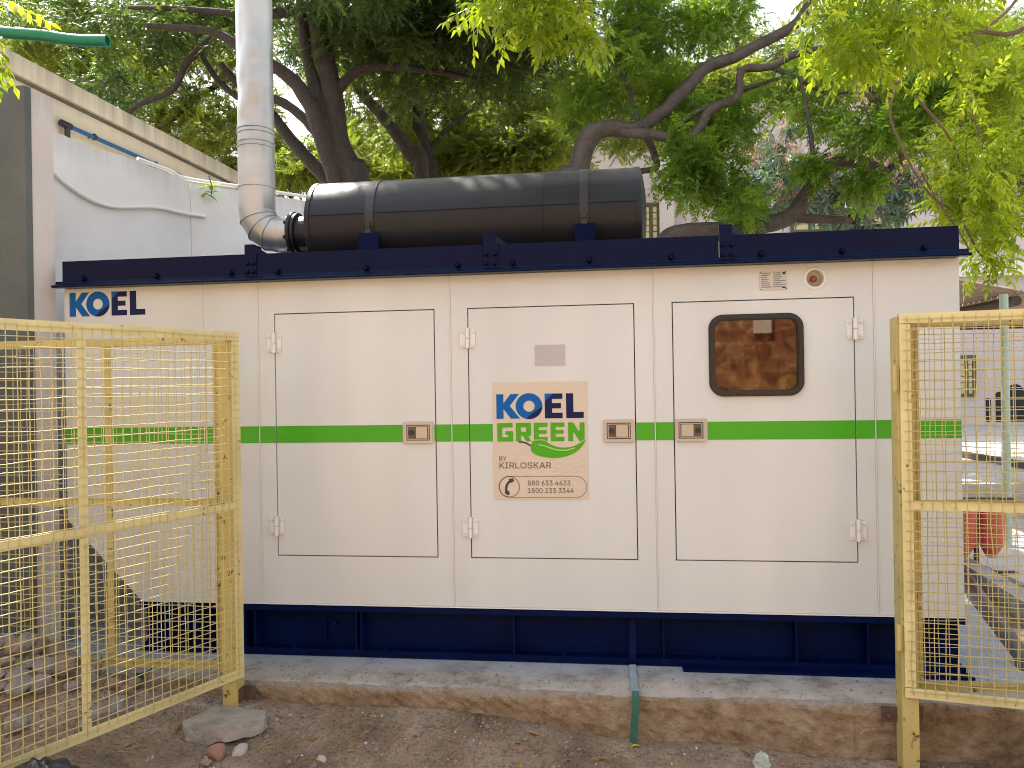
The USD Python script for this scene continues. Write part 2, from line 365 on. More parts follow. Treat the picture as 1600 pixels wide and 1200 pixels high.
def leaf_mat(name, dark, light, trans=0.38, tcol=1.6, rough=0.4):
    """Leaves: each tuft its own tone, shine on the blade, and light coming through."""
    mat(name, {'o': ('object_info', {}), 'g': ('geometry', {}), 'w': ('noise_texture', {'scale': 2.2, 'detail': 2}), 'a': ('math', {'math_type': 'multiply_add', 'value2': 0.45}), 'w2': ('math', {'math_type': 'multiply', 'value2': 0.62}),
               'r': ('rgb_ramp', {'ramp': [(0.2, dark), (0.8, light)]}), 'hs': ('mix', {'mix_type': 'multiply', 'fac': 1.0, 'color2': (tcol, tcol * 1.0, tcol * 0.45)}),
               'p': ('principled_bsdf', {'roughness': rough, 'specular_ior_level': 0.4}), 't': ('translucent_bsdf', {}), 'm': ('mix_closure', {'fac': trans})},
        [('g.position', 'w.vector'), ('w.fac', 'w2.value1'), ('o.random', 'a.value1'), ('w2.value', 'a.value3'), ('a.value', 'r.fac'), ('r.color', 'p.base_color'), ('r.color', 'hs.color1'), ('hs.color', 't.color'), ('p.BSDF', 'm.closure1'), ('t.BSDF', 'm.closure2')], 'm.closure')


leaf_mat('leaf_rain', (0.014, 0.034, 0.012), (0.060, 0.092, 0.018), 0.5, 2.3)
leaf_mat('leaf_back', (0.045, 0.068, 0.016), (0.145, 0.175, 0.026), 0.55, 2.4)
leaf_mat('leaf_neem', (0.045, 0.095, 0.016), (0.16, 0.245, 0.032), 0.55, 2.4)
leaf_mat('leaf_near', (0.08, 0.135, 0.012), (0.32, 0.38, 0.030), 0.55, 2.2, 0.35)
leaf_mat('leaf_mango', (0.055, 0.105, 0.075), (0.15, 0.23, 0.165), 0.2, 1.4, 0.35)

# ------------------------------------------------------------------ ground
PL_Y, PL_Z = -0.297, 0.209


def ground_z(x, y):
    x, y = np.asarray(x, float), np.asarray(y, float)
    edge = np.interp(x, [-3.5, -1.7, -0.7, 0.1, 0.75, 1.2, 2], [0.13, 0.115, 0.11, 0.015, 0.0, -0.02, -0.02])
    far = np.interp(x, [-3.5, -1.7, -0.7, 0.1, 1.2], [0.13, 0.07, 0.03, 0.0, -0.02])
    t = np.clip((-PL_Y * -1 - y - 0.02) / 0.30, 0, 1); t = t * t * (3 - 2 * t)
    z = edge * (1 - t) + far * t
    z = z + 0.30 * np.exp(-(((x + 2.55) / 0.55) ** 2 + ((y + 0.62) / 0.34) ** 2))       # rubble heap
    z = z + 0.13 * np.exp(-(((x + 2.2) / 0.55) ** 2 + ((y + 1.35) / 0.4) ** 2))
    P = np.stack([x, y, np.zeros_like(x)], -1)
    rough = 0.05 * (meshkit.fbm(P * 2.3, 4, 3) - 0.5) + 0.022 * (meshkit.fbm(P * 11, 3, 5) - 0.5) + 0.012 * (meshkit.fbm(P * 45, 2, 9) - 0.5)
    inside = np.clip((y - 0.3) / 0.5, 0, 1)
    return z * (1 - inside) + rough * np.clip(1 - np.maximum(abs(x + 0.2) - 4, 0) / 6, 0, 1) * (1 - 0.8 * inside) * np.where(y < -3.5, 0.5, 1) - 0.02 * inside


gx = np.unique(np.concatenate([[-300, -120, -60, -30, -18, -12, -8], np.arange(-6, -3, 0.25), np.arange(-3, 2.1, 0.0125), np.arange(2.1, 6, 0.25), [8, 12, 18, 30, 60, 120, 300]]).round(4))
gy = np.unique(np.concatenate([[-300, -120, -60, -30, -18, -12, -8], np.arange(-6, -1.7, 0.2), np.arange(-1.7, -0.26, 0.0125), np.arange(-0.26, 3, 0.25), [4, 6, 9, 14, 20, 30, 60, 120, 300]]).round(4))
X, Y = np.meshgrid(gx, gy)
Z = ground_z(X, Y)
nx, ny = len(gx), len(gy)
idx = (np.arange(ny - 1)[:, None] * nx + np.arange(nx - 1)[None]).ravel()
quads = np.column_stack([idx, idx + 1, idx + nx + 1, idx + nx])
obj('ground', (np.column_stack([X.ravel(), Y.ravel(), Z.ravel()]), quads), 'earth', smooth=True, kind='structure', label='brown trodden earth scattered with grit and debris')

# ------------------------------------------------------------------ plinth
pl = thing('concrete_plinth', 'low concrete plinth with a mud-stained front under the generator', 'plinth')
xs = np.arange(-3.4, 1.801, 0.0125)
prof = np.array([(PL_Y + 0.50, PL_Z), (PL_Y + 0.2, PL_Z), (PL_Y + 0.1, PL_Z), (PL_Y + 0.03, PL_Z - 0.001), (PL_Y + 0.008, PL_Z - 0.007), (PL_Y, PL_Z - 0.022)] + [(PL_Y - 0.004, z) for z in np.linspace(PL_Z - 0.04, -0.08, 24)])
K = len(prof)
pv = np.array([[x, y, z] for x in xs for y, z in prof])
ki = np.tile(np.arange(K), len(xs))
n1 = meshkit.fbm(pv * 9, 3, 21) - 0.5; n2 = meshkit.fbm(pv * 40, 3, 22) - 0.5; n3 = meshkit.fbm(pv * np.array([90, 90, 60]), 2, 25) - 0.5
chip = np.maximum(0, meshkit.fbm(np.column_stack([pv[:, 0] * 3.1, 0 * pv[:, 0], 0 * pv[:, 0]]), 3, 30) - 0.58)
w1 = np.where(ki >= 3, 1.0, 0.0); rimw = np.where((ki >= 3) & (ki <= 6), 1.0, 0.25)
pv[:, 1] += w1 * (0.026 * n1 + 0.020 * n2 + 0.010 * n3 + 0.10 * chip * rimw)
pv[:, 2] += np.where(ki >= 3, 0.006 * n2, 0) + np.where((ki >= 3) & (ki <= 5), -0.10 * chip, 0) + np.where(ki == 2, 0.004 * n2, 0)
ii = (np.arange(len(xs) - 1)[:, None] * K + np.arange(K - 1)[None])
top_q = ii[:, :4].ravel(); front_q = ii[:, 4:].ravel()
mk = lambda q: (pv, np.column_stack([q, q + 1, q + K + 1, q + K]))
obj('top_edge', mk(top_q), 'plinth_top', pl, smooth=35)
obj('front_face', mk(front_q), 'plinth_front', pl, smooth=60)
# the slab body behind the worn edge, skewed at its right end
body = Polygon([(-3.4, PL_Y + 0.50), (1.80, PL_Y + 0.50), (1.80, PL_Y + 0.06), (1.77, 0.0), (1.91, 0.48), (2.115, 1.26), (2.4, 2.4), (-2.9, 2.4), (-2.9, 1.6)]).buffer(0)
obj('slab', xy(Polygon([(-3.4, PL_Y + 0.5), (1.84, PL_Y + 0.5), (2.115, 1.26), (2.45, 2.4), (-2.6, 2.4), (-3.4, 0.5)]), -0.08, PL_Z), 'plinth_top', pl)

# ------------------------------------------------------------------ generator
gen = thing('diesel_generator', 'large white and navy enclosed diesel generator with green stripe and black silencer', 'generator')
XL, XR, ZB, ZT = -2.68, 1.54, 0.462, 2.016
DEPTH = 1.5
sill = Polygon([(-2.292, ZB), (XR, ZB), (XR, ZT), (XL, ZT), (XL, 0.857)])
G = 0.0019
seams = [XL, -1.941, -1.656, -0.706, 0.234, 1.186, XR]
doors = [dict(x0=-1.574, x1=-0.781, hinge=-1, latch=(-0.938, -0.797), win=False), dict(x0=-0.624, x1=0.149, hinge=-1, latch=(0.002, 0.138), win=False), dict(x0=0.317, x1=1.105, hinge=1, latch=(0.324, 0.461), win=True)]
DZ0, DZ1 = 0.690, 1.862
dpanel = {2: doors[0], 3: doors[1], 4: doors[2]}
SZ0, SZ1 = 1.236, 1.318
stripe_band = sbox(XL - 1, SZ0, XR + 1, SZ1)
STICK = (-0.511, 0.967, -0.071, 1.51)
estop = (0.941, 1.948)
core = affinity.scale(sill, 0.997, 0.997)
core_cut = sill.buffer(-0.006)
for d in doors:
    core_cut = core_cut.difference(sbox(d['x0'] - 0.03, DZ0 - 0.03, d['x1'] + 0.03, DZ1 + 0.03))
obj('inner_wall', xz(core_cut.difference(Point(*estop).buffer(0.055)), 0.012, 0.05), 'white_core', gen)
# sides, back, roof and sloping end of the enclosure
side = lambda a, b: xz(LineString([a, b]).buffer(0.012, cap_style=2), 0.0505, DEPTH)
obj('end_wall', side((XL + 0.012, 0.857), (XL + 0.012, ZT - 0.03)), 'white_paint', gen)
obj('sloping_end', side((XL + 0.015, 0.85), (-2.285, ZB + 0.012)), 'white_paint', gen)
obj('end_wall', side((XR - 0.012, ZB + 0.02), (XR - 0.012, ZT - 0.03)), 'white_paint', gen)
obj('back_wall', xz(sill, DEPTH + 0.001, DEPTH + 0.03), 'white_paint', gen)
obj('roof_sheet', bx(XL, XR, 0.0505, DEPTH, ZT - 0.028, ZT - 0.003), 'navy_paint', gen)
stripe_n = 0
for i in range(6):
    a, b = seams[i], seams[i + 1]
    poly = sill.intersection(sbox(a + (G if i else 0), 0, b - (G if i < 5 else 0), 3))
    if i in dpanel:
        d = dpanel[i]
        poly = poly.difference(sbox(d['x0'], DZ0, d['x1'], DZ1))
    if i == 4:
        poly = poly.difference(Point(*estop).buffer(0.037))
    obj('panel', xz(poly, 0.0, 0.0115), 'white_paint', gen)
    s = poly.intersection(stripe_band).buffer(-0.0005)
    for g_ in getattr(s, 'geoms', [s]):
        if g_.area > 1e-5:
            obj('stripe', xz(g_, -0.0012, -0.0002), 'stripe_green', gen)
    # folded edge: a hair-thin rib along each seam
    if i:
        obj('seam_rib', bx(a - G + 0.0002, a + G - 0.0002, -0.003, 0.0105, (0.857 if i == 0 else ZB), ZT - 0.002), 'hinge_white', gen)


def rounded(x0, z0, x1, z1, r):
    return sbox(x0 + r, z0 + r, x1 - r, z1 - r).buffer(r)


def xzring(a, b, y0, y1):
    return xz(a.difference(b), y0, y1)


for k, d in enumerate(doors):
    g = 0.0045
    poly = sbox(d['x0'] + g, DZ0 + g, d['x1'] - g, DZ1 - g)
    W = None
    if d['win']:
        W = rounded(0.487, 1.440, 0.878, 1.788, 0.055)
        poly_d = poly.difference(W)
    else:
        poly_d = poly
    door = obj('door', xz(poly_d, -0.001, 0.012), 'white_paint', gen, label=('access door with a dark rounded window' if d['win'] else None))
    obj('gasket', xzring(sbox(d['x0'] - 0.028, DZ0 - 0.028, d['x1'] + 0.028, DZ1 + 0.028), sbox(d['x0'] + 0.03, DZ0 + 0.03, d['x1'] - 0.03, DZ1 - 0.03), 0.0165, 0.03), 'gasket', door)
    lx0, lx1 = d['latch']; lz0, lz1 = 1.229, 1.331
    s = poly.intersection(stripe_band).buffer(-0.0005).difference(sbox(lx0 - 0.006, lz0, lx1 + 0.006, lz1))
    if k == 1:
        s = s.difference(sbox(STICK[0] - 0.001, 0, STICK[2] + 0.001, 3)).difference(sbox(STICK[2], 0, 0.01, 3))
    for g_ in getattr(s, 'geoms', [s]):
        if g_.area > 1e-5:
            obj('stripe', xz(g_, -0.0022, -0.0012), 'stripe_green', door)
    # paddle latch: rimmed tray, pull plate and lock
    latch = obj('latch', cat(xzring(rounded(lx0, lz0, lx1, lz1, 0.004), sbox(lx0 + 0.014, lz0 + 0.014, lx1 - 0.014, lz1 - 0.014), -0.008, -0.0012),
                             xzring(sbox(lx0 + 0.018, lz0 + 0.018, lx1 - 0.018, lz1 - 0.018), sbox(lx0 + 0.022, lz0 + 0.022, lx1 - 0.022, lz1 - 0.022), -0.006, -0.0031)), 'stainless', door)
    obj('latch_tray', xz(sbox(lx0 + 0.0142, lz0 + 0.0142, lx1 - 0.0142, lz1 - 0.0142), -0.0030, -0.0012), 'tray_grey', door)
    left_pull = d['hinge'] == 1
    pa, pb = (lx0 + 0.026, lx0 + 0.080) if left_pull else (lx1 - 0.080, lx1 - 0.026)
    ka = (lx1 - 0.036) if left_pull else (lx0 + 0.036)
    obj('latch_pull', xz(rounded(pa, lz0 + 0.024, pb, lz1 - 0.024, 0.003), -0.0095, -0.0035), 'stainless', door)
    obj('lock', cat(lathe([(0.0001, 0.006), (0.011, 0.006), (0.012, 0.004), (0.012, 0)], (ka, -0.0036, (lz0 + lz1) / 2), (0, -1, 0), 20), xz(sbox(ka - 0.002, (lz0 + lz1) / 2 - 0.006, ka + 0.002, (lz0 + lz1) / 2 + 0.006), -0.0105, -0.0095)), 'dark_metal', door)
    hx = d['x0'] if d['hinge'] < 0 else d['x1']
    for hz in (1.719, 0.833):
        knob = [lathe([(0.0001, 0.0065), (0.004, 0.006), (0.0055, 0.0045), (0.0055, 0)], (hx + sx, -0.0032, hz + sz), (0, -1, 0), 10) for sx in (-0.026, 0.026) for sz in (-0.03, 0.03)]
        obj('hinge', cat(xz(rounded(hx - 0.036, hz - 0.043, hx - 0.011, hz + 0.043, 0.006), -0.0042, -0.0012), xz(rounded(hx + 0.011, hz - 0.043, hx + 0.036, hz + 0.043, 0.006), -0.0042, -0.0022),
                         cyl((hx, -0.009, hz - 0.047), (hx, -0.009, hz - 0.001), 0.0095, 16), cyl((hx, -0.009, hz + 0.001), (hx, -0.009, hz + 0.05), 0.0095, 16), *knob), 'hinge_white', door, smooth=35)
    if d['win']:
        outer = rounded(0.477, 1.430, 0.888, 1.798, 0.065); inner = rounded(0.505, 1.458, 0.860, 1.770, 0.04)
        ring = []
        for (o_, i_, y0, y1) in ((outer, inner, -0.008, -0.0011), (outer.buffer(-0.004), inner.buffer(0.004), -0.013, -0.008), (outer.buffer(-0.009), inner.buffer(0.009), -0.015, -0.013)):
            ring.append(xzring(o_, i_, y0, y1))
        obj('window_seal', cat(*ring), 'black_rubber', door, label='black rubber window seal')
        obj('window_pane', xz(outer.buffer(-0.02), 0.000, 0.004), 'dark_glass', door, label='dark tinted window pane')
# what stands behind the window: a dark box with a control panel
inside = obj('control_cabinet', cat(bx(0.42, 0.94, 0.33, 0.35, 1.36, 1.86), bx(0.42, 0.43, 0.02, 0.33, 1.36, 1.86), bx(0.93, 0.94, 0.02, 0.33, 1.36, 1.86), bx(0.43, 0.93, 0.02, 0.33, 1.36, 1.37), bx(0.43, 0.93, 0.02, 0.33, 1.85, 1.86)), 'dark_inside', gen)
obj('control_panel', bx(0.50, 0.86, 0.27, 0.328, 1.42, 1.74), 'panel_orange', inside)
obj('display', bx(0.60, 0.70, 0.262, 0.269, 1.58, 1.66), 'label_grey', inside)
# sills at the foot of the enclosure
obj('drip_edge', bx(-2.29, XR + 0.004, -0.006, 0.05, ZB - 0.006, ZB - 0.0005), 'hinge_white', gen)

# base frame: channel of two flanges, a set-back web and stiffeners
BX0, BX1 = -2.296, 1.540
bf = obj('base_frame', cat(bx(BX0, BX1, -0.004, 0.10, 0.426, 0.4555), bx(BX0, BX1, -0.004, 0.10, PL_Z + 0.004, 0.243), bx(BX0, BX1, 0.055, 0.075, 0.243, 0.426), bx(BX0, BX0 + 0.02, 0.10, DEPTH, PL_Z + 0.004, 0.4555), bx(BX1 - 0.02, BX1, 0.10, DEPTH, PL_Z + 0.004, 0.4555)), 'navy_base', gen, label='navy steel base frame')
for sx in (-1.75, -1.70, -1.19, -1.165, -0.43, 0.256, 0.838, 1.141, -2.24, -2.0):
    obj('stiffener', bx(sx - 0.005, sx + 0.005, 0.002, 0.055, 0.243, 0.426), 'navy_base', bf)
obj('lifting_lug', cat(lathe([(0.0001, 0.02), (0.012, 0.02), (0.014, 0.012), (0.014, 0)], (-1.31, 0.055, 0.36), (0, -1, 0), 6), bx(-1.36, -1.352, 0.035, 0.055, 0.26, 0.41)), 'navy_base', bf)
obj('foot_plate', bx(0.335, BX1 + 0.01, -0.062, -0.0045, PL_Z + 0.0015, PL_Z + 0.012), 'navy_base', gen)
for bxp in (0.5, 0.95, 1.3, -1.5, -0.75, -0.2, -1.05):
    obj('base_bolt', lathe([(0.0001, 0.012), (0.009, 0.012), (0.009, 0)], (bxp, 0.012, 0.243), (0, 0, 1), 6), 'navy_base', bf)

# fascia round the roof: upright band with an out-turned lip, stub posts and bolts
FZ0, FZ1 = 2.034, 2.150
FX0, FX1 = -2.664, 1.530
prof = Polygon([(0, 0), (0, 0)]) if False else None
for (a, b) in ((FX0, -1.702), (-1.652, -0.538), (-0.476, 0.526), (0.586, FX1)):
    obj('roof_fascia', bx(a, b - 0.0015, -0.030, -0.024, FZ0 - 0.006, FZ1), 'navy_paint', gen)
lip = Polygon([(-0.0235, 2.018), (-0.062, 2.016), (-0.068, 2.020), (-0.066, 2.026), (-0.034, 2.040), (-0.0305, 2.046), (-0.0305, 2.016 + 0.03), (-0.0235, 2.046)])
lm = trimesh.creation.extrude_polygon(Polygon([(-0.0235, 2.0165), (-0.060, 2.0165), (-0.066, 2.021), (-0.064, 2.027), (-0.036, 2.036), (-0.0312, 2.050), (-0.0302, 2.050), (-0.0302, 2.0365), (-0.0235, 2.0365)]).buffer(0), FX1 - FX0 + 0.07, engine='earcut')
v = lm.vertices.copy(); lm.vertices = np.column_stack([v[:, 2] + FX0 - 0.035, v[:, 0], v[:, 1]]); lm.invert()
obj('roof_lip', lm, 'navy_paint', gen)
obj('roof_soffit', bx(FX0, FX1, -0.0235, 0.05, 2.0165, 2.03), 'navy_paint', gen)
for (sx0, sx1) in ((FX0, FX0 + 0.006), (FX1 - 0.006, FX1)):
    obj('roof_fascia', bx(sx0, sx1, -0.0235, DEPTH + 0.03, FZ0, FZ1), 'navy_paint', gen)
obj('roof_fascia', bx(FX0, FX1, DEPTH + 0.031, DEPTH + 0.037, FZ0, FZ1), 'navy_paint', gen)
for (a, b) in ((-1.702, -1.652), (-0.538, -0.476), (0.526, 0.586)):
    br = obj('roof_bracket', cat(bx(a, b + 0.008, -0.036, -0.0305, FZ0 + 0.004, FZ1 + 0.004), bx(a, b - 0.004, -0.036, -0.030, FZ1 + 0.004, 2.196), bx(b - 0.010, b - 0.004, -0.030, 0.05, FZ1 - 0.05, 2.196),
                                 trimesh.Trimesh(np.array([[b - 0.004, -0.030, 2.19], [b - 0.004, -0.030, FZ1], [b + 0.07, 0.03, FZ1 - 0.01], [b - 0.004, -0.024, 2.19], [b - 0.004, -0.024, FZ1], [b + 0.07, 0.036, FZ1 - 0.01]]), [[0, 1, 2], [3, 5, 4], [0, 2, 5], [0, 5, 3], [1, 4, 5], [1, 5, 2], [0, 3, 4], [0, 4, 1]])), 'navy_paint', gen)
    for px in (a + 0.014, b - 0.008):
        for pz in (2.062, 2.105):
            obj('bolt', lathe([(0.0001, 0.014), (0.006, 0.013), (0.0095, 0.008), (0.011, 0.004), (0.011, 0)], (px, -0.036, pz), (0, -1, 0), 10), 'navy_paint', br, smooth=40)
for px in (-2.548, -2.16, -1.773, -1.537, -1.097, -0.658, -0.40, -0.05, 0.315, 0.706, 1.049, 1.386):
    obj('fascia_bolt', cat(lathe([(0.0001, 0.020), (0.007, 0.020), (0.008, 0.018), (0.008, 0.010)], (px, -0.0295, 2.061), (0, -1, 0), 10), lathe([(0.013, 0.010), (0.015, 0.007), (0.015, 0)], (px, -0.0295, 2.061), (0, -1, 0), 6)), 'navy_paint', gen, smooth=40)


# lettering ------------------------------------------------------------
def koel(x0, z0, h):
    """Heavy capitals K O E L, the first two blue and the last two navy, with the slanting two-tone cut across O and E."""
    Kp = Polygon([(0, 0), (.28, 0), (.28, .40), (.57, 0), (.93, 0), (.53, .52), (.90, 1), (.56, 1), (.28, .62), (.28, 1), (0, 1)])
    Op = Point(1.29, .5).buffer(.525, 32).difference(Point(1.29, .5).buffer(.225, 32))
    Ep = Polygon([(1.91, 0), (2.60, 0), (2.60, .22), (2.19, .22), (2.19, .40), (2.54, .40), (2.54, .61), (2.19, .61), (2.19, .78), (2.60, .78), (2.60, 1), (1.91, 1)])
    Lp = Polygon([(2.74, 0), (3.42, 0), (3.42, .24), (3.02, .24), (3.02, 1), (2.74, 1)])
    low = Polygon([(1.02, -.2), (2.0, -.2), (2.0, .62), (1.84, .50), (1.30, .12)])
    tri = Polygon([(1.90, 1.01), (2.25, 1.01), (1.95, .72), (1.90, .72)])
    blue = [Kp, Op.difference(low), Ep.intersection(tri)]
    navy = [Op.intersection(low), Ep.difference(tri), Lp]
    put = lambda p: affinity.translate(affinity.scale(p, h, h, origin=(0, 0)), x0, z0)
    return unary_union([put(p) for p in blue]), unary_union([put(p) for p in navy])


b_, n_ = koel(-2.650, 1.877, 0.119)
lt = obj('lettering', xz(b_, -0.0015, -0.0003), 'letter_blue', gen, label='blue half of the lettering KOEL')
obj('lettering', xz(n_, -0.0015, -0.0003), 'letter_navy', gen, label='navy half of the lettering KOEL')

# sticker on the middle door
st = obj('sticker', xz(sbox(*STICK), -0.0030, -0.0012), 'sticker_base', gen, label='beige sticker with logo, chilli and phone numbers')
SW, SH = STICK[2] - STICK[0], STICK[3] - STICK[1]
su = lambda X_: STICK[0] + (X_ - 170) / 792 * SW
sv = lambda Y_: STICK[1] + (1088 - Y_) / 998 * SH
Y0s, Y1s = -0.0042, -0.0031
hk = sv(190) - sv(400)
b_, n_ = koel(su(203), sv(400), hk)
b_ = affinity.scale(b_, (su(932) - su(203)) / (3.42 * hk), 1, origin=(su(203), 0)); n_ = affinity.scale(n_, (su(932) - su(203)) / (3.42 * hk), 1, origin=(su(203), 0))
obj('logo_letters', xz(b_, Y0s, Y1s), 'letter_blue', st); obj('logo_letters', xz(n_, Y0s, Y1s), 'letter_navy', st)
hg = sv(437) - sv(595); w = 0.265


def sq(ops):
    return unary_union([sbox(*o) for o in ops])


Gp = sq([(0, 0, w, 1), (0, 0, .86, .24), (0, .76, .84, 1), (.60, 0, .86, .56), (.44, .36, .86, .56)])
Gp = Gp.difference(sbox(.62, .56, .9, .70))
Rp = unary_union([sq([(0, 0, w, 1), (0, .76, .80, 1), (.56, .44, .82, 1), (0, .30, .80, .52)]), Polygon([(.36, .34), (.62, .34), (.84, 0), (.55, 0)])])
E2 = sq([(0, 0, w, 1), (0, 0, .74, .23), (0, .40, .70, .60), (0, .77, .74, 1)])
Np = unary_union([sq([(0, 0, w, 1), (.62, 0, .88, 1)]), Polygon([(0, 1), (.28, 1), (.88, 0), (.60, 0)])])
gl = []
for P, X0 in ((Gp, 207), (Rp, 365), (E2, 515), (E2, 655), (Np, 800)):
    q = P.buffer(-0.05).buffer(0.05)
    gl.append(affinity.translate(affinity.scale(P.buffer(0.04, join_style=2).buffer(-0.08).buffer(0.04), hg, hg, origin=(0, 0)), su(X0), sv(595)))
chili_pts = [(498, 600), (520, 588), (600, 590), (660, 625), (740, 648), (830, 642), (890, 615), (942, 588), (905, 650), (840, 700), (760, 728), (660, 737), (560, 720), (500, 690), (488, 650)]
cp = Polygon([(su(a), sv(b)) for a, b, _ in spline([(a, b, 0) for a, b in chili_pts + chili_pts[:1]], 6)]).buffer(0)
gl = [p.difference(cp.buffer(0.004)) for p in gl]
obj('word_letters', xz(unary_union(gl), Y0s, Y1s), 'letter_green', st)
obj('chilli', xz(cp, Y0s, Y1s), 'letter_green', st)
hl = LineString([(su(a), sv(b)) for a, b, _ in spline([(552, 622, 0), (620, 640, 0), (700, 668, 0), (780, 672, 0), (850, 655, 0)], 5)]).buffer(0.0028)
obj('chilli_shine', xz(hl, Y0s - 0.0008, Y0s - 0.0001), 'letter_light', st)
stem = LineString([(su(a), sv(b)) for a, b in [(392, 600), (420, 600), (455, 612), (500, 640)]]).buffer(0.0035)
obj('chilli_stem', xz(stem.difference(cp), Y0s, Y1s), 'print_dark', st)


def words(text, X0, Y_base, cap_px, X1=None, bold=False):
    m = meshkit.text_mesh(text, cap_px / 998 * SH, 0.0008, bold)
    if X1:
        m.apply_scale([(su(X1) - su(X0)) / (m.bounds[1, 0] - m.bounds[0, 0]), 1, 1])
    v = m.vertices
    m.vertices = np.column_stack([v[:, 0] - m.bounds[0, 0] + su(X0), Y1s - v[:, 2], v[:, 1] + sv(Y_base)])
    return m


obj('small_print', cat(words('BY', 220, 758, 36, 282), words('KIRLOSKAR', 220, 824, 50, 655)), 'letter_brown', st)
cap = LineString([(su(302), sv(982)), (su(858), sv(982))]).buffer(sv(890) - sv(982))
cap_l = cap.difference(cap.buffer(-0.0018))
circ = Point(su(302), sv(982)).buffer(sv(893) - sv(982)); circ_l = circ.difference(circ.buffer(-0.0026))
obj('phone_frame', xz(unary_union([cap_l, circ_l]), Y0s, Y1s), 'letter_brown', st)
hs = unary_union([LineString([(su(a), sv(b)) for a, b, _ in spline([(322, 925, 0), (288, 955, 0), (274, 1000, 0), (286, 1040, 0)], 6)]).buffer(0.0055), Polygon([(su(a), sv(b)) for a, b in [(300, 915), (335, 910), (342, 930), (322, 948), (300, 935)]]), Polygon([(su(a), sv(b)) for a, b in [(262, 1020), (300, 1018), (304, 1045), (285, 1055), (265, 1040)]])])
obj('phone_symbol', xz(hs, Y0s, Y1s), 'print_dark', st)
obj('phone_digits', cat(words('880 633 4433', 457, 970, 41, 812), words('1800 233 3344', 457, 1034, 41, 838)), 'letter_brown', st)
lines = [LineString([(su(a), sv(b)) for a, b, _ in spline([(p[0], p[1], 0) for p in L], 5)]).buffer(0.0006) for L in ([(690, 190), (705, 140), (728, 95)], [(520, 830), (640, 820), (760, 760), (900, 720)], [(640, 860), (760, 830), (880, 760), (965, 740)], [(340, 760), (400, 700), (470, 660)], [(700, 880), (820, 850), (940, 790)], [(800, 880), (880, 850), (960, 820)])]
obj('contour_lines', xz(unary_union(lines), -0.0034, -0.0031), 'sticker_line', st)
obj('blank_label', xz(sbox(-0.309, 1.585, -0.169, 1.681), -0.0028, -0.0011), 'label_grey', gen, label='plain grey label above the sticker')
pt = obj('rating_plate', xz(sbox(0.705, 1.902, 0.822, 1.986), -0.003, -0.0003), 'plate_metal', gen, label='small metal rating plate with fine print')
dash = []
r2 = np.random.default_rng(5)
for i in range(8):
    z = 1.976 - i * 0.0088
    for (a, b) in ((0.710, 0.757), (0.762, 0.815)):
        e = a + (b - a) * r2.uniform(0.55, 1.0)
        if i < 2 and a > 0.76:
            e = min(e, 0.795)
        dash.append(sbox(a, z, e, z + 0.0026))
dash.append(sbox(0.802, 1.970, 0.816, 1.981)); dash.append(sbox(0.800, 1.909, 0.816, 1.914))
obj('plate_print', xz(unary_union(dash), -0.0036, -0.0030), 'print_dark', pt)
for a in (0.709, 0.818):
    for b in (1.906, 1.982):
        obj('rivet', lathe([(0.0001, 0.003), (0.002, 0.002), (0.0025, 0)], (a, -0.003, b), (0, -1, 0), 8), 'dark_metal', pt)
es = obj('stop_cup', lathe([(0.0001, -0.045), (0.030, -0.045), (0.0355, -0.040), (0.0362, 0.0), (0.0375, 0.004), (0.046, 0.004), (0.0505, 0.002), (0.0515, 0.0003)], (estop[0], 0, estop[1]), (0, -1, 0), 40), 'cup_white', gen, smooth=40, label='round recessed stop button cup')
obj('stop_button', lathe([(0.0001, 0.012), (0.009, 0.011), (0.0145, 0.006), (0.0155, 0.0), (0.010, -0.004), (0.010, -0.025)], (estop[0], 0.02, estop[1]), (0, -1, 0), 24), 'stop_red', es, smooth=40)

# silencer -------------------------------------------------------------
SX0, SX1, SY, SZ, SR = -1.625, 0.215, 0.79, 2.425, 0.272
sil = obj('silencer', lathe([(SR, 0), (SR, SX1 - SX0)], (SX0, SY, SZ), (1, 0, 0), 72), 'silencer_black', gen, smooth=40, label='long black cylindrical silencer on the roof')
for (x, dr) in ((SX0, -1), (SX1, 1)):
    obj('end_cap', lathe([(SR + 0.004, -0.02), (SR + 0.004, 0.004), (SR - 0.004, 0.010), (SR * 0.9, 0.018), (SR * 0.6, 0.034), (SR * 0.3, 0.041), (0.0001, 0.044)], (x, SY, SZ), (dr, 0, 0), 72), 'silencer_black', sil, smooth=30)
obj('girth_seam', lathe([(SR, -0.003), (SR + 0.002, -0.002), (SR + 0.002, 0.002), (SR, 0.003)], (-0.30, SY, SZ), (1, 0, 0), 72), 'silencer_black', sil)
seam_a = math.radians(2)
obj('long_seam', bx(SX0 + 0.01, SX1 - 0.01, SY - SR * math.cos(seam_a) - 0.003, SY - SR * math.cos(seam_a) + 0.01, SZ + 0.03, SZ + 0.034), 'silencer_black', sil)
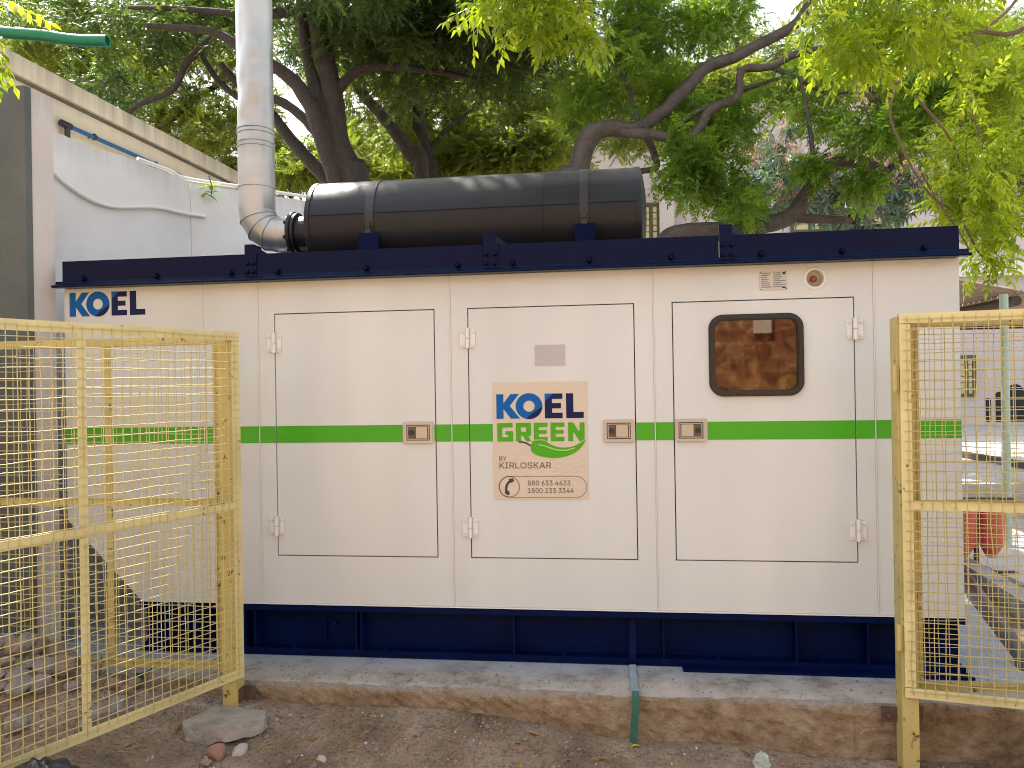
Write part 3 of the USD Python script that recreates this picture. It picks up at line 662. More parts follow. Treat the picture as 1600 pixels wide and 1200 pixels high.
for x in (-1.258, -0.083):
    sp_ = obj('strap', lathe([(SR, -0.024), (SR + 0.005, -0.023), (SR + 0.005, 0.023), (SR, 0.024)], (x, SY, SZ), (1, 0, 0), 72), 'strap_black', sil)
    obj('strap_bolt', cat(cyl((x, SY - SR - 0.012, SZ - 0.02), (x, SY - SR - 0.012, SZ - 0.11), 0.008, 8), lathe([(0.0001, 0.012), (0.014, 0.012), (0.014, 0)], (x, SY - SR - 0.012, SZ - 0.05), (0, 0, 1), 6), bx(x - 0.016, x + 0.016, SY - SR - 0.026, SY - SR, SZ - 0.085, SZ - 0.06)), 'strap_black', gen)
    obj('saddle', cat(bx(x - 0.05, x + 0.06, SY - SR - 0.03, SY - SR - 0.022, ZT - 0.003, SZ - 0.085), bx(x - 0.05, x - 0.042, SY - SR - 0.022, SY + SR, ZT - 0.003, SZ - SR - 0.004), bx(x + 0.052, x + 0.06, SY - SR - 0.022, SY + SR, ZT - 0.003, SZ - SR - 0.004)), 'navy_base', gen)
# flange and outlet
obj('outlet_flange', cat(lathe([(0.105, -0.05), (0.105, 0.135)], (-1.765, SY, SZ - 0.012), (1, 0, 0), 32), lathe([(0.0001, 0), (0.128, 0), (0.132, 0.004), (0.132, 0.02), (0.128, 0.024), (0.1, 0.024)], (-1.810, SY, SZ - 0.012), (1, 0, 0), 32), lathe([(0.09, 0), (0.125, 0), (0.125, 0.016), (0.09, 0.016)], (-1.783, SY, SZ - 0.012), (1, 0, 0), 32),
                         *[lathe([(0.0001, 0.03), (0.011, 0.03), (0.011, -0.03), (0.0001, -0.03)], (-1.795, SY + 0.113 * math.cos(t), SZ - 0.012 + 0.113 * math.sin(t)), (1, 0, 0), 6) for t in np.arange(8) * math.pi / 4 + 0.3]), 'silencer_black', gen)
# exhaust pipe: straight lengths above a bend of cut segments
PX, PR = -2.035, 0.106
pc = np.array([-1.810, SY, SZ - 0.012])
R = 0.15
angs = [0, 18, 42, 66, 90]
bpts = [np.array([PX + R - R * math.cos(math.radians(a)), SY, pc[2] + R - R * math.sin(math.radians(a))]) for a in angs]
ex = obj('exhaust_pipe', lathe([(PR, 0), (PR, 2.938 - pc[2] - R)], (PX, SY, pc[2] + R), (0, 0, 1), 48), 'galvanised', gen, smooth=40, label='galvanised exhaust pipe with a segmented elbow')
zz = [2.938, 3.02, 4.3, 5.4]
for a, b in zip(zz[:-1], zz[1:]):
    n_r = max(2, int((b - a) / 0.02))
    hh = np.linspace(0, b - a, n_r)
    m = lathe([(PR - 0.001, h) for h in hh], (PX, SY, a), (0, 0, 1), 64)
    d = m.vertices - np.array([PX, SY, 0]); th = np.arctan2(d[:, 1], d[:, 0])
    dent = np.zeros(len(d))
    for (tz, tt, sz_, st_, am) in ((3.42, -0.95, 0.05, 0.35, .012), (3.33, -1.7, 0.07, 0.3, .010), (3.18, -1.1, 0.05, 0.4, .008), (3.6, -1.9, 0.12, 0.3, .007), (3.25, -2.5, 0.06, 0.4, .012), (3.55, -0.7, 0.16, 0.25, .008), (3.08, -1.6, 0.04, 0.5, .006)):
        dent += am * np.exp(-((d[:, 2] - tz) / sz_) ** 2 - ((th - tt) / st_) ** 2)
    m.vertices[:, :2] -= (d[:, :2] / np.linalg.norm(d[:, :2], axis=1, keepdims=True)) * dent[:, None]
    obj('pipe_length', m, 'galvanised', ex, smooth=40)
for z in zz[:3] + [2.965, 2.70, 3.045]:
    obj('pipe_rib', lathe([(PR - 0.001, -0.006), (PR + 0.0035, -0.003), (PR + 0.0035, 0.003), (PR - 0.001, 0.006)], (PX, SY, z), (0, 0, 1), 48), 'galvanised', ex, smooth=40)
obj('elbow_segment', lathe([(PR, 0), (PR, pc[0] - PX - R)], (PX + R, SY, pc[2]), (1, 0, 0), 48), 'galvanised', ex, smooth=40)
n = 48
for i in range(4):
    rings = []
    for a in (angs[i], angs[i + 1]):
        c = np.array([PX + R - R * math.cos(math.radians(a)), SY, pc[2] + R - R * math.sin(math.radians(a))])
        e1 = np.array([math.cos(math.radians(a)), 0, math.sin(math.radians(a))])
        t = np.arange(n) / n * 2 * np.pi
        rings.append(c + PR * (np.cos(t)[:, None] * e1 + np.sin(t)[:, None] * np.array([0, 1, 0])))
    v = np.vstack(rings); p = np.arange(n); q = (p + 1) % n
    obj('elbow_segment', (v, np.column_stack([p, p + n, q + n, q])), 'galvanised', ex, smooth=40)
    if i:
        rr = np.vstack([rings[0], rings[0][:1]])
        obj('elbow_seam', tube(rr + (rr - bpts[i]) * 0.01, 0.004, 6, False), 'galvanised', ex)

# earthing strips --------------------------------------------------------
def ribbon(pts, width, th=0.003):
    pts = np.asarray(pts, float)
    t = np.gradient(pts, axis=0); t /= np.linalg.norm(t, axis=1, keepdims=True)
    s = np.array([1.0, 0, 0]); n_ = np.cross(t, s); n_ /= np.linalg.norm(n_, axis=1, keepdims=True)
    v = np.vstack([pts - s * width / 2, pts + s * width / 2, pts + s * width / 2 + n_ * th, pts - s * width / 2 + n_ * th])
    N = len(pts); i = np.arange(N - 1); f = []
    for a, b in ((0, 1), (1, 2), (2, 3), (3, 0)):
        f += [np.column_stack([a * N + i, b * N + i, b * N + i + 1, a * N + i + 1])]
    f.append(np.array([[0, 3 * N, 2 * N, N], [N - 1, 2 * N - 1, 3 * N - 1, 4 * N - 1]]))
    return (v, np.vstack(f))


es_t = thing('earthing_strip', 'flat metal earthing strip running from the navy base down the plinth front to the ground', 'earthing strip')
obj('upper_run', ribbon([(0.118, 0.045, 0.425), (0.118, 0.02, 0.36), (0.116, -0.008, 0.27), (0.116, -0.012, 0.232), (0.114, -0.03, 0.222)], 0.03), 'navy_base', es_t, label='navy painted upper run')
obj('middle_run', ribbon([(0.114, -0.031, 0.222), (0.112, -0.12, 0.216), (0.113, -0.25, 0.217), (0.114, -0.305, 0.219)], 0.03), 'strip_pale', es_t, label='pale dusty middle run')
obj('lower_run', ribbon([(0.114, -0.306, 0.219), (0.114, -0.322, 0.205), (0.112, -0.328, 0.15), (0.104, -0.334, 0.05), (0.098, -0.342, -0.03)], 0.03), 'strip_green', es_t, label='green lower run')
es_u = thing('earthing_strip', 'dark green earthing strip on the plinth front behind the left gate', 'earthing strip')
obj('upper_run', ribbon([(-2.1, -0.10, 0.217), (-2.1, -0.30, 0.220)], 0.03), 'strip_pale', es_u)
obj('lower_run', ribbon([(-2.1, -0.301, 0.220), (-2.1, -0.322, 0.20), (-2.1, -0.33, 0.02)], 0.035), 'strip_green', es_u)

# ------------------------------------------------------------------ yellow mesh gates and fences
def wire_grid(u0, u1, v0, v1, step, o, eu, ev, en, seed, r=0.0017, off=0.003):
    q = np.random.default_rng(seed); ms = []
    for a in np.arange(u0 + step * 0.4, u1, step):
        vs = np.linspace(v0, v1, 14); w = q.normal(0, 0.0016, 14); w2 = q.normal(0, 0.0012, 14); a2 = a + q.normal(0, 0.0012)
        ms.append(tube(o + np.outer(a2 + w, eu) + np.outer(vs, ev) + np.outer(off + w2, en), r, 5, False))
    for b in np.arange(v0 + step * 0.4, v1, step):
        us = np.linspace(u0, u1, 14); w = q.normal(0, 0.0016, 14); w2 = q.normal(0, 0.0012, 14); b2 = b + q.normal(0, 0.0012)
        ms.append(tube(o + np.outer(us, eu) + np.outer(b2 + w, ev) + np.outer(off + 2 * r + w2, en), r, 5, False))
    return cat(*ms)


def angle_bar(o, e, side_, out, length, leg=0.038, th=0.004):
    """An angle iron along e: one leg lies in the panel (towards side_), the other stands back (-out)."""
    a = trimesh.creation.box([length, leg, th]); a.apply_translation([length / 2, leg / 2, 0])
    b = trimesh.creation.box([length, th, leg]); b.apply_translation([length / 2, th / 2 , -leg / 2 - th / 2])
    return oriented(cat(a, b), o, e, side_, out)


def gate(name, label, o, eu, en, length, z0, z1, zm, bars, m, seed, group=None, cat_='gate', post=None, legs=0.038, step=0.035, wire='yellow_wire'):
    ev = np.array([0, 0, 1.0]); eu = np.asarray(eu, float); en = np.asarray(en, float); o = np.asarray(o, float)
    t = thing(name, label, cat_, group)
    P = lambda u, z: o + eu * u + ev * z
    obj('rail', angle_bar(P(0, z1), eu, -ev, en, length, legs), m, t)
    obj('rail', angle_bar(P(0, z0), eu, ev, en, length, legs), m, t)
    obj('middle_rail', oriented(trimesh.creation.box([length - 2 * legs, 0.034, 0.005]), P(length / 2, zm) - en * 0.0007, eu, ev, en), m, t)
    e = 0.003
    obj('stile', angle_bar(P(0, z0 + legs + e), ev, eu, en, z1 - z0 - 2 * legs - 2 * e, legs), m, t)
    obj('stile', angle_bar(P(length, z0 + legs + e), ev, -eu, en, z1 - z0 - 2 * legs - 2 * e, legs), m, t)
    for u in bars:
        obj('upright', cat(oriented(trimesh.creation.box([0.030, zm - z0 - legs - 0.02, 0.005]), P(u, (z0 + legs + zm - 0.02) / 2), eu, ev, en), oriented(trimesh.creation.box([0.030, z1 - zm - legs - 0.02, 0.005]), P(u, (z1 - legs + zm + 0.02) / 2), eu, ev, en)), m, t)
    obj('wire_mesh', wire_grid(0.012, length - 0.012, z0 + 0.012, z1 - 0.012, step, o, eu, ev, en, seed), wire, t, kind='stuff')
    return t


def unit(v):
    v = np.asarray(v, float); return v / np.linalg.norm(v)


# left: leaf swung open towards the viewer, hung on a post; fixed panel behind
gl_d = unit([-0.43, -0.90, 0]); gl_n = unit([0.90, -0.43, 0])
lg = gate('mesh_gate', 'yellow welded mesh gate swung open towards the viewer on the left', (-1.553, -0.395, 0), gl_d, gl_n, 1.32, 0.262, 1.745, 1.0, (0.66,), 'yellow_paint', 11)
for hz in (1.52, 0.46):
    obj('hinge', cat(cyl((-1.573, -0.404, hz - 0.045), (-1.573, -0.404, hz + 0.045), 0.009, 12), bx(-1.584, -1.56, -0.3995, -0.3955, hz - 0.04, hz + 0.04)), 'rust', lg)
fl = gate('mesh_fence', 'yellow mesh fence panel fixed beside the generator behind the left gate', (-1.66, -0.355, 0), (-1, 0, 0), (0, -1, 0), 1.30, 0.272, 1.735, 1.005, (0.535,), 'yellow_worn', 12, cat_='fence', step=0.036)
obj('post', cat(bx(-1.652, -1.586, -0.395, -0.329, 0.10, 1.735), bx(-1.645, -1.593, -0.388, -0.336, 1.735, 1.738)), 'yellow_worn', fl)
for x in (-1.652, -1.586):
    pass
obj('fixing_bracket', cat(bx(-1.5855, -1.53, -0.345, -0.339, 0.14, 0.20), bx(-1.5855, -1.58, -0.385, -0.345, 0.14, 0.20)), 'rust', fl, label='rusty angle bracket')
# right: leaf nearly in line with its fixed panel
gr_d = unit([0.982, -0.190, 0]); gr_n = unit([-0.190, -0.982, 0])
rg = gate('mesh_gate', 'yellow welded mesh gate on the right edge in front of the red fire bucket', (1.138, -0.402, 0), gr_d, gr_n, 1.30, 0.270, 1.748, 1.012, (0.66,), 'yellow_paint', 13, step=0.0385)
for hz in (1.50, 0.5):
    obj('hinge', cat(cyl((1.118, -0.40, hz - 0.05), (1.118, -0.40, hz + 0.05), 0.010, 12), bx(1.118, 1.137, -0.398, -0.393, hz - 0.045, hz + 0.045)), 'yellow_worn', rg)
fr = gate('mesh_fence', 'yellow mesh fence panel fixed right of the generator behind the right gate', (1.192, -0.34, 0), (1, 0, 0), (0, -1, 0), 1.3, 0.275, 1.735, 1.003, (0.65,), 'yellow_worn', 14, cat_='fence', step=0.036)
obj('post', cat(bx(1.130, 1.191, -0.392, -0.331, -0.03, 1.735), bx(1.135, 1.186, -0.387, -0.336, 1.735, 1.738)), 'yellow_worn', fr)
for (a, b) in ((1.070, 1.1295), (1.1915, 1.225)):
    obj('fixing_bracket', cat(bx(a, b, -0.342, -0.337, 0.145, 0.205), lathe([(0.0001, 0.010), (0.011, 0.010), (0.011, 0)], ((a + b) / 2 - 0.004, -0.342, 0.175), (0, -1, 0), 6)), 'rust', fr, label='rusty angle bracket')

# ------------------------------------------------------------------ walls on the left
A = on_z(87, 207, 3.0); B = on_z(297, 285, 3.0); Cc = on_z(475, 310, 3.0)


def wall_box(p, q, th, z0, z1, side_=1):
    p, q = np.array(p[:2]), np.array(q[:2]); d = (q - p) / np.linalg.norm(q - p); n_ = side_ * np.array([-d[1], d[0]])
    return xy(Polygon([p, q, q + n_ * th, p + n_ * th]), z0, z1)


ab = unit((B - A)[:2]); bc = unit((Cc - B)[:2])
bw = thing('boundary_wall', 'white plastered boundary wall behind the exhaust pipe, turning a corner', 'wall')
A0 = A[:2] - ab * 0.75


def rough_wall(p, q, z1, name):
    """A wall panel whose top edge is hand-plastered and uneven."""
    p, q = np.array(p), np.array(q); L = np.linalg.norm(q - p); d = (q - p) / L; n_ = np.array([-d[1], d[0]])
    s = np.linspace(0, L, max(8, int(L / 0.06)))
    zt = z1 + 0.035 * (meshkit.fbm(np.stack([s * 4, s * 0, s * 0], -1), 4, 61) - 0.5)
    pts = [(a, 0.0) for a in (0, L)] + [(a, b) for a, b in zip(s[::-1], zt[::-1])]
    m = trimesh.creation.extrude_polygon(Polygon([(0, -0.1), (L, -0.1)] + [(a, b) for a, b in zip(s[::-1], zt[::-1])]), 0.22, engine='earcut')
    v = m.vertices.copy(); m.vertices = np.column_stack([p[0] + d[0] * v[:, 0] + n_[0] * v[:, 2], p[1] + d[1] * v[:, 0] + n_[1] * v[:, 2], v[:, 1]])
    if np.linalg.det(np.array([[d[0], d[1], 0], [0, 0, 1], [n_[0], n_[1], 0]])) < 0:
        m.invert()
    obj(name, m, 'wall_white', bw)


rough_wall(A0, B[:2], 3.0, 'side_length')
rough_wall(B[:2] + bc * 0.002, B[:2] + bc * 4.6, 2.985, 'rear_length')
na_, nb_ = np.array([-ab[1], ab[0]]), np.array([-bc[1], bc[0]])
obj('corner_fill', xy(Polygon([B[:2] + na_ * 0.004 + nb_ * 0.004, B[:2] + na_ * 0.22, B[:2] + (na_ + nb_) * 0.14, B[:2] + nb_ * 0.22]), -0.1, 2.97), 'wall_white', bw)
pil = thing('pillar', 'grey cement pillar with a pale side, at the left edge', 'pillar')
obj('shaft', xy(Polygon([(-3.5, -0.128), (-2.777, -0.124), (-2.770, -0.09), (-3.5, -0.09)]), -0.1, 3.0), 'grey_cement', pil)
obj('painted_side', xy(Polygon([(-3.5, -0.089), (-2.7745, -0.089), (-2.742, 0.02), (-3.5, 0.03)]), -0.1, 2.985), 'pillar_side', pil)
D0 = on_z(0, 70, 3.8); D1 = on_z(375, 270, 3.8); dd = unit((D1 - D0)[:2])
par = thing('parapet_building', 'beige flat-roofed outbuilding with a weathered coping, behind the white wall', 'building')
E0, E1 = D0[:2] - dd * 2.5, D1[:2] + dd * 0.12
nn = np.array([-dd[1], dd[0]])
pe = nn * 0.05
obj('wall', wall_box(E0 + pe, E1 + pe - dd * 0.05, 3.5, -0.1, 3.66), 'wall_beige', par)
obj('coping', wall_box(E0, E1, 3.6, 3.663, 3.8), 'wall_beige', par)
obj('drip_groove', wall_box(E0 + pe * 0.6, E1 + pe * 0.6 - dd * 0.03, 0.2, 3.645, 3.6625), 'grey_cement', par)


def on_wall(px, py, p, d, off=0.02):
    n_ = np.array([d[1], -d[0], 0.0])
    return on_plane(px, py, np.array([p[0], p[1], 0]) + n_ * off, n_)


pb = [on_wall(x, y, E0 + pe, dd, 0.05) for x, y in ((105, 196), (150, 216), (200, 238), (245, 258), (290, 278))]
bp = thing('water_pipe', 'thin blue water pipe clipped along the beige building', 'pipe')
obj('pipe', tube(spline(pb, 4), 0.016, 10), 'pvc_blue', bp, smooth=60)
for x, y in ((147, 214), (243, 257)):
    c = on_wall(x, y, E0 + pe, dd, 0.05)
    obj('clamp', cat(lathe([(0.016, -0.012), (0.024, -0.012), (0.024, 0.012), (0.016, 0.012)], c, (dd[0], dd[1], -0.45), 12), tube([c, c - np.array([dd[1], -dd[0], 0]) * 0.05], 0.008, 6)), 'pvc_black', bp)
obj('end_tee', cat(tube([pb[0] - np.array([dd[0], dd[1], 0]) * 0.06, pb[0] + np.array([dd[0], dd[1], 0]) * 0.03], 0.026, 10), tube([pb[0], pb[0] - np.array([0, 0, 0.12])], 0.02, 10)), 'pvc_black', bp, smooth=60)
cb = [on_wall(x, y, A, ab, 0.02) for x, y in ((78, 265), (87, 272), (115, 295), (150, 315), (185, 323), (240, 323), (280, 331))] + [on_wall(x, y, B, bc, 0.02) for x, y in ((303, 335), (321, 338))]
obj('drooping_cable', tube(spline(cb, 6), 0.014, 8), 'pvc_white', smooth=60, label='white cable drooping along the white wall left of the pipe', cat='cable')
cd = [np.append((A[:2] + ab * s_), 3.03) for s_ in (0.62, 0.9)] + [np.append(B[:2] + bc * s_, 3.025 - 0.01 * s_) for s_ in (-0.02, 0.35, 0.8, 1.2)]
obj('conduit', tube(spline(cd, 5), 0.013, 8), 'pvc_white', smooth=60, label='white plastic conduit lying along the top of the white wall', cat='conduit')

# green hose, top left
gh = [at_depth(x, y, 3.2) for x, y in ((-60, 40), (0, 50), (60, 55), (120, 63), (168, 64))]
hp = spline(gh, 8)
rad = 0.024 * np.ones(len(hp))
hose = thing('green_hose', 'stub of thick green hose sticking in at the top left corner', 'hose')
obj('hose', tube(hp, rad, 16, False), 'hose_green', hose, smooth=True)
obj('hose_mouth', lathe([(0.0245, -0.01), (0.026, 0.0), (0.020, 0.001), (0.019, -0.03), (0.0001, -0.031)], hp[-1], hp[-1] - hp[-2], 16), 'hose_green', hose, smooth=40)

# ------------------------------------------------------------------ right side: shed, buckets, pipe, kerb, paving
sh = thing('lean_to_roof', 'tan corrugated shed roof on a dark beam at the right edge', 'shed')
b0 = at_depth(1588, 470, 7.0); b1 = b0 + np.array([0, 4.5, 0])
bm_ = obj('beam', tube([b0, b1], 0.050, 20), 'roof_beam', sh, smooth=40)


def sheet(x0, x1, z0, z1, y0, y1, pitch=0.12, amp=0.02):
    """Corrugations run along x; ridges repeat along y."""
    ys = np.arange(y0, y1, pitch / 6)
    ph = amp * np.sin((ys - y0) / pitch * 2 * np.pi)
    v = np.vstack([np.column_stack([np.full_like(ys, x0), ys, z0 + ph]), np.column_stack([np.full_like(ys, x1), ys, z1 + ph])])
    v = np.vstack([v, v + [0, 0, 0.006]]); N = len(ys); i = np.arange(N - 1)
    f = [np.column_stack([i, i + 1, N + i + 1, N + i]), np.column_stack([2 * N + i, 3 * N + i, 3 * N + i + 1, 2 * N + i + 1]), np.array([[0, N, 3 * N, 2 * N], [N - 1, 3 * N - 1, 4 * N - 1, 2 * N - 1 + 0]])]
    return (v, np.vstack(f))


rs = 0.0
for k in range(3):
    ya = b0[1] - 0.05 + k * 1.5
    obj('roof_panel', sheet(b0[0] - 1.3, b0[0] + 0.02, b0[2] + 0.085 + 0.22 * 1.3 + 0.004 * k, b0[2] + 0.085 + 0.004 * k, ya, ya + 1.56), 'roof_sheet', sh)
    obj('roof_panel', sheet(b0[0] + 0.03, b0[0] + 3.4, b0[2] + 0.080 + 0.004 * k, b0[2] + 0.02 + 0.004 * k, ya, ya + 1.56), 'roof_sheet', sh)
for yy in (2.2,):
    obj('purlin', bx(b0[0] - 1.2, b0[0] + 3.2, b0[1] + yy, b0[1] + yy + 0.06, b0[2] - 0.13, b0[2] - 0.065), 'roof_beam', sh)
pc_ = on_z(1575, 857, 0.0)
sp2 = thing('shed_post', 'pale green round post holding up the shed roof', 'post')
obj('shaft', cyl((pc_[0], pc_[1], -0.02), (pc_[0], pc_[1], b0[2] + 0.0), 0.034, 20), 'pole_green', sp2, smooth=40)
obj('base_plate', bx(pc_[0] - 0.10, pc_[0] + 0.10, pc_[1] - 0.10, pc_[1] + 0.10, -0.01, 0.02), 'kerb_stone', sp2)
# fire bucket stand
fb = on_z(1526, 898, 0.0)
fs = thing('fire_bucket_stand', 'rusty cross-footed stand by the right fence that carries red buckets', 'stand')
obj('stem', cyl((fb[0], fb[1], 0.0), (fb[0], fb[1], 0.56), 0.018, 12), 'rust', fs)
obj('foot', cat(bx(fb[0] - 0.28, fb[0] + 0.28, fb[1] - 0.02, fb[1] + 0.02, 0.0, 0.03), bx(fb[0] - 0.02, fb[0] + 0.02, fb[1] - 0.28, fb[1] - 0.021, 0.0, 0.03), bx(fb[0] - 0.02, fb[0] + 0.02, fb[1] + 0.021, fb[1] + 0.28, 0.0, 0.03)), 'rust', fs)
obj('arm', bx(fb[0] - 0.27, fb[0] + 0.27, fb[1] - 0.012, fb[1] + 0.012, 0.561, 0.585), 'rust', fs)
for k, dx in enumerate((-0.12, 0.075)):
    bk = thing('fire_bucket', 'red fire bucket on the left of its stand' if k == 0 else 'red fire bucket on the right of its stand', 'bucket', 'red buckets on the stand')
    bz = 0.15
    obj('pail', lathe([(0.0001, 0.0), (0.03, 0.0), (0.085, 0.10), (0.098, 0.36), (0.104, 0.365), (0.102, 0.372), (0.094, 0.365), (0.08, 0.11), (0.0001, 0.02)], (fb[0] + dx, fb[1] - 0.06, bz), (0, 0, 1), 24), 'bucket_red', bk, smooth=40)
    obj('handle', tube([(fb[0] + dx + 0.10 * math.cos(t), fb[1] - 0.06, bz + 0.36 + 0.06 * math.sin(t)) for t in np.linspace(0, math.pi, 14)], 0.005, 6), 'dark_metal', bk)
# black pipe and kerb receding along the plinth
p0, p1 = np.array([2.49, 2.25]), np.array([1.93, 0.30])
pd = unit(p1 - p0)
q0, q1 = p0 - pd * 2.5, p1 + pd * 1.0
obj('drain_pipe', tube([np.append(q0, 0.085), np.append((q0 + q1) / 2, 0.09), np.append(q1, 0.085)], 0.09, 20), 'pvc_black', smooth=40, label='black drain pipe lying on the ground beside the plinth', cat='pipe')
kd = unit(np.array([2.574, 1.522]) - np.array([2.66, 2.5])); kb = thing('kerb', kind='structure')
k0 = np.array([2.70, 3.2])
for i in range(7):
    a = k0 + kd * (i * 0.62); b = a + kd * 0.605; w_ = np.array([-kd[1], kd[0]]) * 0.13
    obj('kerb_block', xy(Polygon([a, b, b + w_, a + w_]), -0.02, 0.11 + 0.006 * (i % 2)), 'kerb_stone', kb)
pvt = thing('courtyard_paving', kind='structure')
r3 = np.random.default_rng(9)
for i in range(10):
    for j in range(14):
        x0 = 2.95 + i * 0.9; y0 = 0.4 + j * 0.9
        obj('paving_slab', bx(x0 + 0.01, x0 + 0.885, y0 + 0.01, y0 + 0.885, -0.02, 0.015 + r3.uniform(0, 0.006)), 'paving' if r3.random() < 0.6 else 'paving_pale', pvt)
obj('courtyard_far', (np.array([[2.95, 13.05, 0.008], [40, 13.05, 0.008], [40, 40, 0.008], [2.95, 40, 0.008], ]), np.array([[0, 1, 2, 3]])), 'paving_pale', pvt)
obj('drain_kerb', xy(Polygon([(6.42, 12.5), (6.85, 6.0), (7.0, 6.0), (6.57, 12.5)]), 0.025, 0.12), 'roof_beam', kb)

# ------------------------------------------------------------------ the pale pink block behind the trees
bd = thing('institute_block', 'pale pinkish block with louvred windows behind the trees on the right', 'building')
BY = 21.0
bd0 = 5.0
on_b = lambda x, y: on_plane(x, y, (0, BY, 0), (0, 1, 0))
lw = on_b(860, 300)[0]
obj('wall', bx(lw, 34, BY, BY + 8, -0.1, 11.2), 'pink_wall', bd)
obj('roof_eave', bx(lw - 0.7, 34.5, BY - 0.9, BY + 8.5, 11.2, 11.45), 'grey_cement', bd)
zc = on_b(1550, 418)[2]
obj('string_course', bx(lw - 0.1, 34, BY - 0.25, BY - 0.001, zc - 0.28, zc + 0.2), 'white_course', bd)
c0, c1 = on_b(855, 212), on_b(1000, 196)
obj('sunshade', bx(lw - 0.3, on_b(1000, 200)[0], BY - 1.0, BY - 0.002, c0[2] - 0.1, c0[2] + 0.05), 'pink_wall', bd)
obj('pier', bx(on_b(1030, 350)[0], on_b(1052, 350)[0], BY - 0.35, BY - 0.002, zc + 0.3, 11.0), 'pink_wall', bd)


def louvre_window(px0, py0, px1, py1, slats=6):
    a, b = on_b(px0, py1), on_b(px1, py0)
    x0, x1, z0, z1 = a[0], b[0], a[2], b[2]
    f = obj('window', cat(bx(x0 - 0.1, x0, BY - 0.07, BY - 0.003, z0 - 0.1, z1 + 0.1), bx(x1, x1 + 0.1, BY - 0.07, BY - 0.003, z0 - 0.1, z1 + 0.1), bx(x0, x1, BY - 0.07, BY - 0.003, z1, z1 + 0.1), bx(x0, x1, BY - 0.07, BY - 0.003, z0 - 0.1, z0), bx((x0 + x1) / 2 - 0.05, (x0 + x1) / 2 + 0.05, BY - 0.068, BY - 0.003, z0, z1)), 'frame_olive', bd)
    for s_ in range(slats):
        zz0 = z0 + (z1 - z0) * s_ / slats; zz1 = z0 + (z1 - z0) * (s_ + 1) / slats - 0.03
        for (xa, xb) in ((x0 + 0.01, (x0 + x1) / 2 - 0.06), ((x0 + x1) / 2 + 0.06, x1 - 0.01)):
            obj('louvre', bx(xa, xb, BY - 0.05, BY - 0.025, zz0, zz1), 'louvre_yellow', f)


for (a, b, c, d) in ((1475, 296, 1518, 354), (1008, 322, 1026, 382), (1240, 300, 1290, 360), (1140, 300, 1185, 360), (1500, 560, 1518, 615), (1560, 120, 1600, 190), (1360, 320, 1400, 370), (870, 230, 905, 262)):
    louvre_window(a, b, c, d)
jz = obj('jali_screen', bx(on_b(1066, 300)[0], on_b(1175, 300)[0], BY - 0.03, BY - 0.004, on_b(1100, 306)[2], on_b(1100, 278)[2]), 'dark_inside', bd)
jx0, jx1, jz0, jz1 = on_b(1066, 300)[0], on_b(1175, 300)[0], on_b(1100, 306)[2], on_b(1100, 278)[2]
for i in range(18):
    x = jx0 + (jx1 - jx0) * i / 17
    obj('jali_bar', bx(x - 0.035, x + 0.035, BY - 0.12, BY - 0.031, jz0, jz1), 'jali_white', jz)
for i in range(5):
    z = jz0 + (jz1 - jz0) * i / 4
    obj('jali_bar', bx(jx0, jx1, BY - 0.10, BY - 0.033, z - 0.03, z + 0.03), 'jali_white', jz)
for (px0, px1, py0) in ((1556, 1566, 612), (1573, 1600, 600), (1540, 1548, 622)):
    a, b = on_b(px0, 666), on_b(px1, py0)
    r_ = (b[0] - a[0]) / 2
    arch = unary_union([sbox(a[0], max(a[2], 0.1), b[0], b[2] - r_), Point((a[0] + b[0]) / 2, b[2] - r_).buffer(r_)])
    obj('archway', xz(arch, BY - 0.012, BY - 0.003), 'dark_inside', bd)
# the block that faces the generator, across the yard behind the viewer
fbk = thing('facing_block', 'reddish block across the yard, seen mirrored in the dark window', 'building')
obj('wall', bx(-14, 16, -17, -11.5, -0.1, 6.5), 'laterite', fbk)
obj('coping', bx(-14.2, 16.2, -17.2, -11.3, 6.503, 6.75), 'white_course', fbk)
for x in (-9, -4.5, 0.2, 4.6, 8, 11):
    w_ = obj('window', bx(x, x + 0.9, -11.498, -11.44, 1.2, 2.3), 'white_course', fbk)
    obj('pane', bx(x + 0.1, x + 0.8, -11.439, -11.43, 1.3, 2.2), 'dark_inside', w_)

vn = obj('ventilator', bx(2.95, 3.28, -11.498, -11.42, 2.42, 2.82), 'white_course', fbk)
# ------------------------------------------------------------------ loose stones, bag, leaves
def gz(x, y):
    return float(ground_z(np.array([x]), np.array([y]))[0])


def place(name, m, mname, x, y, sink, **kw):
    m.apply_translation([x, y, gz(x, y) - m.bounds[0, 2] - sink])
    return obj(name, m, mname, smooth=kw.pop('smooth', 30), **kw)


sl = trimesh.creation.extrude_polygon(Polygon([(-1.74, -0.58), (-1.70, -0.47), (-1.60, -0.43), (-1.50, -0.45), (-1.40, -0.46), (-1.385, -0.52), (-1.45, -0.56), (-1.53, -0.60), (-1.60, -0.635), (-1.69, -0.63)]).buffer(0.012), 0.06, engine='earcut')
sl.apply_translation([1.56, 0, 0]); sl.apply_scale([0.84, 1, 1]); sl.apply_translation([-1.565, 0, 0])
sl = sl.subdivide_to_size(0.02)
nv = sl.vertices
sl.vertices = nv + np.column_stack([meshkit.fbm(nv * 25, 3, 71) - 0.5, meshkit.fbm(nv * 25, 3, 72) - 0.5, (meshkit.fbm(nv * 18, 3, 73) - 0.5) * 0.8]) * 0.022
sl.apply_translation([0, 0, 0.085])
obj('concrete_lump', sl, 'lump_cement', smooth=35, label='flat broken lump of concrete at the foot of the left post', cat='concrete lump')
place('stone', rock(0.040, 3), 'stone_white', -1.452, -0.640, 0.012, label='rounded white stone beside the concrete lump', cat='stone')
place('stone', rock(0.045, 4, 0.8), 'stone_red', -1.515, -0.700, 0.010, label='reddish stone in front of the concrete lump', cat='stone')
